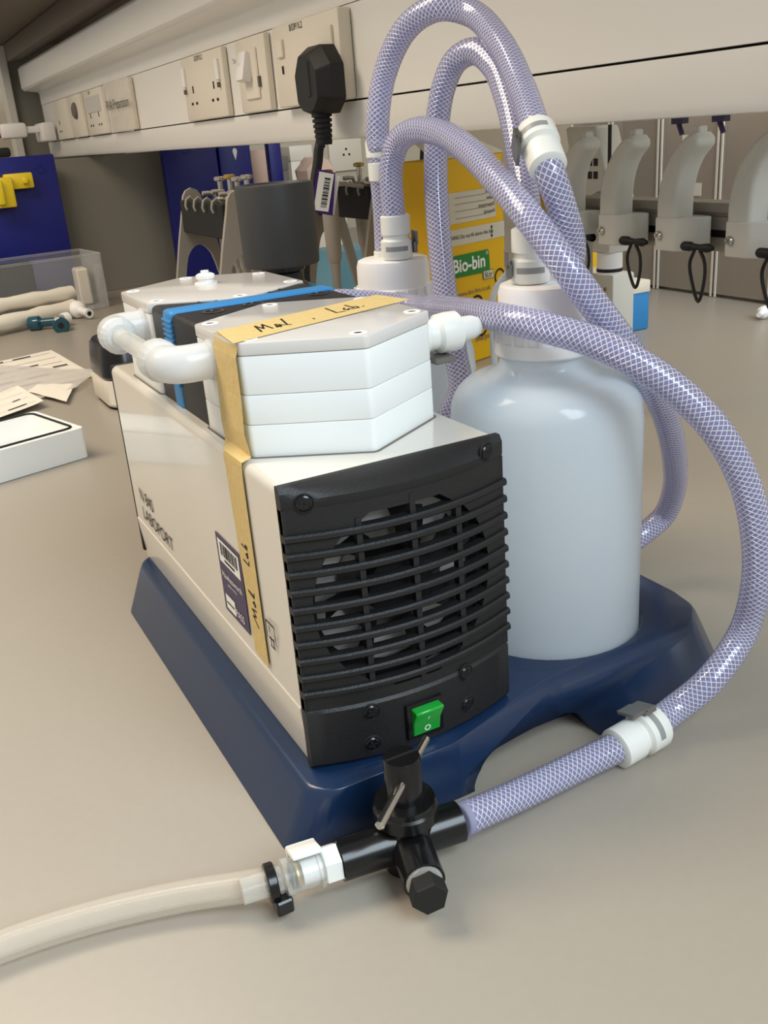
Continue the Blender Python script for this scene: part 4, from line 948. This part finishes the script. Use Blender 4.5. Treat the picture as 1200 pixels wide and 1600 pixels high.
# pipette rail with hooks
rl = thing('hook_rail', 'aluminium rail behind the trunking that carries the grey hooks', 'rail', (.545, .35, 0))
b = B(); b.box((.532, -.25, .2395), (.556, .47, .2475)); b.box((.535, -.25, .2355), (.556, .47, .2393)); wparent(b.obj('top_bar', 'rail_alu'), rl)
b = B(); b.box((.533, -.25, .2245), (.556, .47, .2354)); wparent(b.obj('face_bar', 'rail_alu'), rl)
b = B(); b.box((.536, -.25, .2180), (.556, .47, .2244)); wparent(b.obj('slot', 'inside_dark'), rl)
b = B(); b.box((.533, -.25, .2060), (.556, .47, .2179)); wparent(b.obj('lower_bar', 'rail_alu'), rl)
for y in (-.24, .452):
    b = B(); b.box((.538, y, .0005), (.554, y + .014, .2058)); wparent(b.obj('post', 'rail_alu'), rl)
def hook(y, label):
    t = thing('pipette_hook', label, 'hook', (.513, y, .2085), 'grey pipette hooks on the rail')
    # local: y forward is -Y, origin at the lower rear of the block
    b = B(); b.prism([V((p.x, p.y, 0)) for p in rounded([(-.014, 0), (-.014, -.026), (-.004, -.043), (.014, -.043), (.0185, -.030), (.0185, 0)], [.004, .010, .008, .004, .002, .002], 4)], (0, 0, .0285)); b.bevel(.0012, 2, 50); b.obj('clamp_block', 'hook_grey', t)
    pr = [(0, .024), (-.0004, .045), (-.0045, .062), (-.0130, .078), (-.0245, .0905), (-.0365, .0980), (-.0425, .0985), (-.0470, .0945), (-.0475, .0890), (-.0440, .0850), (-.0370, .0785), (-.0300, .0660), (-.0262, .050), (-.0255, .024)]
    o_ = catmull([V((0, a, c)) for a, c in pr[:7]], .004) + catmull([V((0, a, c)) for a, c in pr[7:]], .004)
    b = B(); b.prism([V((-.0125, p.y, p.z)) for p in o_], (.0230, 0, 0)); b.bevel(.0055, 3, 60); b.obj('arm', 'hook_grey', t, sharp=40)
    scr_head('bolt', (-.0142, -.0075, .0135), (-1, 0, 0), .0040, 'chrome', t, 'print_grey', .003)
    b = B(); b.box((-.005, -.042, .0970), (.005, -.034, .1035)); b.bevel(.001, 1); b.obj('tip_insert', 'hook_grey', t)
    return t
hk = hook(.2170, 'nearest grey curved pipette hook at the right of the rail')
for y, lb in ((.3005, 'second nearest grey curved pipette hook on the rail'), (.3795, 'third nearest grey curved pipette hook on the rail'), (.4500, 'farthest grey curved pipette hook, beside the hose coupling')): dup(hk, (.513, y, .2085), lb)
def loop(y0, y1, label, sag):
    t = thing('cord_loop', label, 'cord', (.505, (y0 + y1) / 2, .21), 'black elastic loops between the hooks')
    wparent(B().lathe([(.0030, 0), (.0042, .002), (.0042, .010), (.0030, .012), (.0026, .020), (.0034, .024), (.0040, .030), (.0034, y0 - y1 - .004), (.0020, y0 - y1)], (.498, y0, .2145), (0, -1, 0), 10).obj('band', 'black_soft'), t)
    ym = y0 - (y0 - y1) * .55
    wparent(B().tube(catmull([V((.498, ym + .005, .212)), V((.498, ym + .010, .200)), V((.498, ym + .007, .186)), V((.498, ym - .002, sag)), V((.498, ym - .008, .188)), V((.498, ym - .007, .203)), V((.498, ym - .001, .212))], .003), .0015, 8).obj('string', 'black_soft'), t); return t
loop(.2625, .2270, 'black cord loop hanging between the two nearest hooks', .168)
loop(.3430, .3080, 'black cord loop hanging between the second and third hooks', .172)
loop(.4140, .3860, 'black cord loop hanging between the third and farthest hooks', .178)
loop(.1790, .1500, 'black cord loop just right of the nearest hook', .170)
# electronic pipette hanging from the rail
ep = thing('electronic_pipette', 'grey electronic pipette with printed symbols hanging behind the hooks', 'pipette', (.64, .53, .15))
b = B(); b.prism([V((.620, y, z)) for y, z in ((.585, .3150), (.530, .3150), (.500, .235), (.5035, .175), (.5400, .175), (.545, .235), (.570, .245))], (.035, 0, 0)); b.bevel(.004, 2); wparent(b.obj('handle', 'hook_grey'), ep)
b = B(); b.box((.6185, .502, .196), (.6205, .506, .315)); wparent(b.obj('side_strip', 'black_soft'), ep)
b = B(); b.prism([V((.5562, .440, .236)), V((.5562, .468, .236)), V((.640, .545, .236)), V((.640, .515, .236))], (0, 0, .008)); b.bevel(.001, 1); wparent(b.obj('hanger', 'rail_alu'), ep)
for i in range(3):
    for j in range(2):
        b = B(); y_ = .548 - i * .010; z_ = .276 - j * .014; b.box((.6192, y_ - .0034, z_ - .004), (.6200, y_ + .0034, z_ + .004)); wparent(b.obj('symbol', 'print_black'), ep)
wparent(B().lathe([(.015, .175), (.015, .150), (.013, .1495)], (.637, .522, 0), (0, 0, 1), 20).obj('nose', 'cap_white'), ep)
wparent(B().lathe([(.0154, .1565), (.0154, .1525)], (.637, .522, 0), (0, 0, 1), 20).obj('black_ring', 'black_soft'), ep)
c_ = ad(895, 300, 1.66)
tipbox('carton', (c_.x - .04, c_.y - .03, .0005), (c_.x + .06, c_.y + .05, .252), 'card_yellow', 'card_cream', 'yellow carton seen between the farthest hooks', 'carton', .92)
dv = thing('wall_box', 'pale grey upright box with one screw behind the front bottle', 'box', (.82, .70, 0))
b = B(); b.box((.790, .694, .0006), (.83, .800, .112)); b.bevel(.003, 2); wparent(b.obj('shell', 'hook_grey'), dv)
wparent(scr_head('screw', (.7898, .710, .090), (-1, 0, 0), .0035, 'chrome', None), dv)
tipbox('tip_box', (.868, .782, .0006), (.940, .855, .078), 'sky_blue', 'cream_plastic', 'blue tip box with cream lid behind the pale grey box', 'tip box', .75)
# translucent storage towers
def tower(y1, y0, label, dark=False, tag1=True):
    t = thing('storage_tower', label, 'storage unit', (1.30, (y0 + y1) / 2, 0), 'storage towers at the back of the bench')
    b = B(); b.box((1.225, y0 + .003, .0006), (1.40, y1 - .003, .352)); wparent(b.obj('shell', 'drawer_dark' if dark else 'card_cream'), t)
    for k, (z0, z1) in enumerate(((.006, .158), (.164, .350))):
        b = B(); b.box((1.203, y0 + .005, z0), (1.207, y1 - .005, z1)); d = wparent(b.obj('drawer_front', 'clear_drawer'), t)
        for q in (y0 + .005, y1 - .009):
            b = B(); b.box((1.207, q, z0), (1.222, q + .004, z1)); wparent(b.obj('drawer_side', 'clear_drawer'), t)
    for q in (y0 + .0005, y1 - .0045):
        b = B(); b.box((1.2005, q, .001), (1.2025, q + .004, .352)); wparent(b.obj('edge_strip', 'paper'), t)
    if tag1:
        for yy, zz, w_, h_ in (((y0 + y1) / 2 - .01, .262, .028, .016), ((y0 + y1) / 2 - .015, .186, .018, .011)):
            b = B(); b.box((1.2020, yy - w_, zz - h_), (1.2028, yy + w_, zz + h_)); wparent(b.obj('label_card', 'paper'), t)
        wparent(text('BUFFER 2', .009, (1.2014, (y0 + y1) / 2 + .012, .266), (0, -1, 0), (0, 0, 1), 'print_grey'), t)
        wparent(text('Sample / Reagent', .007, (1.2014, (y0 + y1) / 2 + .015, .252), (0, -1, 0), (0, 0, 1), 'print_grey'), t)
    return t
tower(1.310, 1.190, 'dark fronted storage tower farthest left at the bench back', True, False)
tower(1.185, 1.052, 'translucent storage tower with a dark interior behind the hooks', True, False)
tower(1.047, .905, 'translucent storage tower with two label cards behind the hooks')
tower(.900, .775, 'translucent storage tower without label, right of the labelled one', False, False)
tower(.770, .640, 'translucent storage tower at the right edge of view', False, False)
for k, (px, lb) in enumerate(((1062, 'left dark blue clip hanging under the trunking near the hooks'), (1126, 'right dark blue clip hanging under the trunking near the hooks'))):
    c = at(px, 195, 'x', .432); t = thing('cable_clip', lb, 'clip', (c.x, c.y, .31), 'dark blue clips under the trunking')
    b = B(); b.box((c.x - .003, c.y - .006, .3165), (c.x + .003, c.y + .006, .3212)); wparent(b.obj('clip_base', 'purple_label'), t)
    b = B(); b.tube([V((c.x, c.y + .001, .3164)), V((c.x, c.y - .001, .313)), V((c.x, c.y - .003, .309))], .002, 8); wparent(b.obj('clip_tail', 'purple_label'), t)
b = B().lathe([(.006, 0), (.010, .004), (.010, .016), (.004, .022), (.004, .034)], (0, 0, 0), (1, 0, 0), 16); c = at(1196, 486, 'z', .0105)
o = b.obj('bottle_stopper', 'cap_white', label='small white cap lying on the bench at the right edge', cat='cap'); o.location = c; o.rotation_euler = (0, 0, math.radians(205))

# dark cylinder device behind the pump
mx = thing('mixer_head', 'dark grey cylinder on a black neck with cyan collar behind the pump', 'mixer', (.196, .455, 0))
B().lathe([(.0335, .2215), (.0343, .2225), (.0345, .226), (.0352, .2900), (.0345, .2920), (.031, .2920), (.030, .2905), (0, .2905)], n=48).obj('cylinder', 'dark_grey_foam', mx)
B().lathe([(.024, .195), (.022, .2035), (.0185, .206), (.0185, .2145), (.0205, .2165), (.0205, .2214)], n=32).obj('neck', 'black_gloss', mx)
B().lathe([(.0300, .1900), (.0300, .1990), (.026, .2020), (.0, .2020)], n=32).obj('collar', 'cyan', mx)
B().lathe([(.040, .0006), (.040, .020), (.032, .035), (.030, .1898)], n=32).obj('column', 'black_abs', mx)
# small black and white device left behind the pump
dd = thing('bench_device', 'small rounded device, white below and black above, behind the pump', 'device', (.17, .97, 0))
def pill(z0, z1, g, m, nm, top=1.0):
    o_ = rounded([(.104 - g, .90 - g), (.235 + g, .90 - g), (.235 + g, 1.03 + g), (.104 - g, 1.03 + g)], .030, 6); b = B(); n_ = len(o_); rg = []
    for z, s in ((z0, .96), (z0 + .004, 1.0), (z1 - .006, (1 + top) / 2), (z1, top)): rg.append([b.bm.verts.new((.1695 + (p.x - .1695) * s, .965 + (p.y - .965) * s, z)) for p in o_])
    for a_, c_ in zip(rg, rg[1:]):
        for i in range(n_): b.bm.faces.new((a_[i], a_[(i + 1) % n_], c_[(i + 1) % n_], c_[i]))
    b.bm.faces.new(rg[0]); b.bm.faces.new(rg[-1]); wparent(b.obj(nm, m), dd)
pill(.0006, .004, -.004, 'black_soft', 'foot'); pill(.004, .041, 0, 'cream_plastic', 'base_shell'); pill(.0412, .088, 0, 'black_gloss', 'cover', .86)

# ------------------------------------------------------------------ left side of the bench
# white tray with black gasket
def quadring(b, o, i, z0, z1):
    n_ = len(o); A_ = [b.bm.verts.new((p.x, p.y, z1)) for p in o]; C_ = [b.bm.verts.new((p.x, p.y, z1)) for p in i]
    for k in range(n_): b.bm.faces.new((A_[k], A_[(k + 1) % n_], C_[(k + 1) % n_], C_[k]))
    return A_, C_
FR = V((.0362, .7240)); ud_ = (V((-.0683, .6921)) - V((.0379, .7227))).normalized(); vd_ = V((-ud_.y, ud_.x)); vd_ = vd_ if vd_.y > 0 else -vd_
def tp2(u, v): return FR + ud_ * u + vd_ * v
TW, TD_, TH = .230, .128, .0362
tray = thing('foam_tray', 'open white tray with a black seal around its rim', 'tray', tp2(TW / 2, TD_ / 2).to_3d())
oo = rounded([tp2(0, 0), tp2(TW, 0), tp2(TW, TD_), tp2(0, TD_)], .006, 4); i2 = rounded([tp2(.010, .010), tp2(TW - .01, .010), tp2(TW - .01, TD_ - .010), tp2(.010, TD_ - .010)], .010, 4)
b = B(); A_, C_ = quadring(b, oo, i2, 0, TH); n_ = len(oo)
lo = [b.bm.verts.new((p.x, p.y, .0006)) for p in oo]; li = [b.bm.verts.new((p.x, p.y, .008)) for p in i2]
for k in range(n_): b.bm.faces.new((lo[k], lo[(k + 1) % n_], A_[(k + 1) % n_], A_[k])); b.bm.faces.new((C_[k], C_[(k + 1) % n_], li[(k + 1) % n_], li[k]))
b.bm.faces.new(lo); b.bm.faces.new(li); wparent(b.obj('tray_shell', 'foam_white'), tray)
cpts = rounded([tp2(.0085, .0085), tp2(TW - .0085, .0085), tp2(TW - .0085, TD_ - .0085), tp2(.0085, TD_ - .0085)], .010, 4)
wparent(B().tube([V((p.x, p.y, TH + .0006)) for p in cpts + cpts[:1]], .0016, 8).obj('seal', 'black_soft'), tray)
# papers
def sheet(name, label, cat, q, m, z=.0012, curl=0, printed=False, group=None):
    f = quadf(*[V((p.x, p.y, 0)) for p in q]); b = B(); n_ = 10
    zz = lambda u, v: z + curl * max(0, (u - .6) / .4) ** 2 + .0006 * math.sin(u * 7 + v * 5) ** 2
    vs = [[b.bm.verts.new(f(i / n_, j / n_) + V((0, 0, zz(i / n_, j / n_)))) for i in range(n_ + 1)] for j in range(n_ + 1)]
    v2 = [[b.bm.verts.new(f(i / n_, j / n_) + V((0, 0, zz(i / n_, j / n_) - .0005))) for i in range(n_ + 1)] for j in range(n_ + 1)]
    for j in range(n_):
        for i in range(n_): b.bm.faces.new((vs[j][i], vs[j][i + 1], vs[j + 1][i + 1], vs[j + 1][i])); b.bm.faces.new((v2[j][i], v2[j + 1][i], v2[j + 1][i + 1], v2[j][i + 1]))
    for i in range(n_):
        b.bm.faces.new((vs[0][i], v2[0][i], v2[0][i + 1], vs[0][i + 1])); b.bm.faces.new((vs[n_][i], vs[n_][i + 1], v2[n_][i + 1], v2[n_][i])); b.bm.faces.new((vs[i][0], vs[i + 1][0], v2[i + 1][0], v2[i][0])); b.bm.faces.new((vs[i][n_], v2[i][n_], v2[i + 1][n_], vs[i + 1][n_]))
    t = thing(name, label, cat, f(.5, .5)); wparent(b.obj('sheet', m, sharp=60), t)
    return t, (lambda u, v: f(u, v) + V((0, 0, zz(u, v) + .0006)))
pz1 = lambda x, y: at(x, y, 'z', .0012)
def print_lines(t, f, rows, seed, u0=.06, u1=.94):
    rnd = random.Random(seed)
    for k in range(rows):
        v = .10 + .80 * k / (rows - 1); u = u0
        b = B(); b.face([f(u, v), f(u1, v), f(u1, v + .006), f(u, v + .006)]); wparent(b.obj('ruled_line', 'print_grey', fix=False), t)
        while u < u1 - .12:
            l_ = rnd.uniform(.08, .20); 
            if rnd.random() < .6:
                b = B(); b.face([f(u, v + .022), f(min(u1, u + l_), v + .022), f(min(u1, u + l_), v + .05), f(u, v + .05)]); wparent(b.obj('printed_word', 'print_black', fix=False), t)
            u += l_ + .10
t, f = sheet('printed_sheet', 'printed form in a clear sleeve lying farther back on the bench', 'paper', (pz1(-90, 640), pz1(150, 587), pz1(-60, 578), pz1(80, 547)), 'paper')
print_lines(t, f, 6, 3)
t2_, f2__ = sheet('clear_sleeve', 'clear plastic sleeve spread over the printed form', 'sleeve', (pz1(-80, 660), pz1(120, 612), pz1(-40, 570), pz1(157, 583)), 'film', .0040, .004)
t3_, f3_ = sheet('printed_sheet', 'printed form lying against the white tray', 'paper', (pz1(-90, 690), pz1(70, 636), pz1(-80, 645), pz1(30, 612)), 'paper', .0075, .003)
print_lines(t3_, f3_, 4, 8)
t5_, f5_ = sheet('paper_scrap', 'small pale paper scrap sticking out between the forms', 'paper', (pz1(44, 617), pz1(105, 633), pz1(60, 606), pz1(118, 605)), 'paper', .0065)
# clear box with wrapped rolls
cb_ = thing('clear_box', 'clear plastic box holding wrapped rolls before the blue panel', 'box', (.2, 1.8, 0))
q0, q1 = V((.3112, 1.8555)), V((.055, 1.725)); un = (q1 - q0).normalized(); vn = V((un.y, -un.x)); vn = vn if vn.y > 0 else -vn
q0 = V((.318, 1.850)); un = V((-.995, -.10)).normalized(); vn = V((-.10, .995)) * 1
cbp = lambda u, v: q0 + un * u + vn * v
def wallq(a, c, nm, z0=.0012, z1=.118):
    d = (c - a).normalized(); n2 = V((-d.y, d.x)) * .0016; b = B(); b.prism([V((a.x, a.y, z0)), V((c.x, c.y, z0)), V((c.x + n2.x, c.y + n2.y, z0)), V((a.x + n2.x, a.y + n2.y, z0))], (0, 0, z1 - z0)); wparent(b.obj(nm, 'clear_plastic'), cb_)
LB, DBx = .42, .15
wallq(cbp(0, 0), cbp(LB, 0), 'front_wall'); wallq(cbp(LB, DBx), cbp(0, DBx), 'back_wall'); wallq(cbp(0, DBx), cbp(0, 0), 'end_wall'); wallq(cbp(LB, 0), cbp(LB, DBx), 'end_wall')
b = B(); b.prism([cbp(0, 0).to_3d() + V((0, 0, .0006)), cbp(LB, 0).to_3d() + V((0, 0, .0006)), cbp(LB, DBx).to_3d() + V((0, 0, .0006)), cbp(0, DBx).to_3d() + V((0, 0, .0006))], (0, 0, .0015)); wparent(b.obj('box_floor', 'clear_plastic'), cb_)
b = B(); rp = [cbp(0, 0), cbp(LB, 0), cbp(LB, DBx), cbp(0, DBx), cbp(0, 0)]; b.tube([V((p.x, p.y, .1185)) for p in rp], .0028, 6); wparent(b.obj('rim', 'clear_plastic'), cb_)
b = B(); m0 = cbp(.012, .06); b.box((m0.x - .03, m0.y, .0030), (m0.x - .002, m0.y + .05, .085)); b.bevel(.004, 1); b.obj('paper_packet', 'cream_plastic', label='cream paper packet standing at the right end of the clear box', cat='packet')
m1 = cbp(.20, .11); b = B(); b.box((m1.x - .12, m1.y - .010, .0030), (m1.x + .075, m1.y + .010, .112)); b.bevel(.003, 1); b.obj('black_case', 'black_soft', label='flat black case standing at the back of the clear box', cat='case')
for k, (x0_, y0_, z0_, x1_, y1_, z1_, r_, m_, lb) in enumerate(((.00, 1.655, .022, .228, 1.775, .022, .016, 'cream_plastic', 'lower wrapped roll lying in front of the clear box'), (-.02, 1.690, .055, .235, 1.800, .050, .014, 'cream_plastic', 'upper wrapped roll lying before the clear box'))):
    pth = [V((x0_ + (x1_ - x0_) * i / 9, y0_ + (y1_ - y0_) * i / 9, z0_ + (z1_ - z0_) * i / 9)) for i in range(10)]
    b = B(); b.tube(pth, [r_ * (1 + .12 * math.sin(i * 2.3 + k)) for i in range(10)], 12)
    b.obj('wrapped_roll', m_, label=lb, cat='roll', group='wrapped rolls by the clear box')
# teal connector and white fitting
tc_ = thing('tube_connector', 'translucent teal T shaped tube connector lying on the bench', 'connector', (.16, 1.66, 0))
a_, b__, c_ = V((.120, 1.690, .014)), V((.178, 1.660, .015)), V((.170, 1.615, .014))
wparent(B().lathe([(.0125, 0), (.0145, .003), (.0145, .022), (.009, .028), (.009, (b__ - a_).length + .006)], a_, b__ - a_, 20).obj('straight_arm', 'teal_glass'), tc_)
wparent(B().lathe([(.0095, 0), (.0095, .016), (.0160, .022), (.0165, .050), (.0140, .052), (0, .052)], b__, c_ - b__, 20).obj('flared_arm', 'teal_glass'), tc_)
wparent(B().lathe([(.0120, 0), (.0130, .003), (.0130, .014), (.008, .016)], b__ + V((.006, .012, 0)), (.8, .5, 0), 18).obj('white_insert', 'cap_white'), tc_)
wparent(B().lathe([(.0060, .0522), (.0060, .0535), (0, .0535)], b__, c_ - b__, 6).obj('inner_nut', 'black_soft'), tc_)
wf = thing('white_fitting', 'white flanged tube fitting with a hollow spout on the bench', 'fitting', (.235, 1.76, 0))
wd_ = (V((.250, 1.700, .012)) - V((.232, 1.765, .018))).normalized()
wparent(B().lathe([(.014, 0), (.0185, .004), (.0185, .012), (.0150, .020), (.0085, .024), (.0085, .052), (.0098, .054), (.0098, .060), (.0050, .060), (.0050, .045), (0, .045)], V((.230, 1.765, .0190)), wd_, 24).obj('spout', 'cap_white'), wf)
wparent(B().lathe([(.0050, .0601), (.0046, .0602), (0, .0602)], V((.230, 1.765, .0190)), wd_, 16).obj('bore', 'inside_dark'), wf)
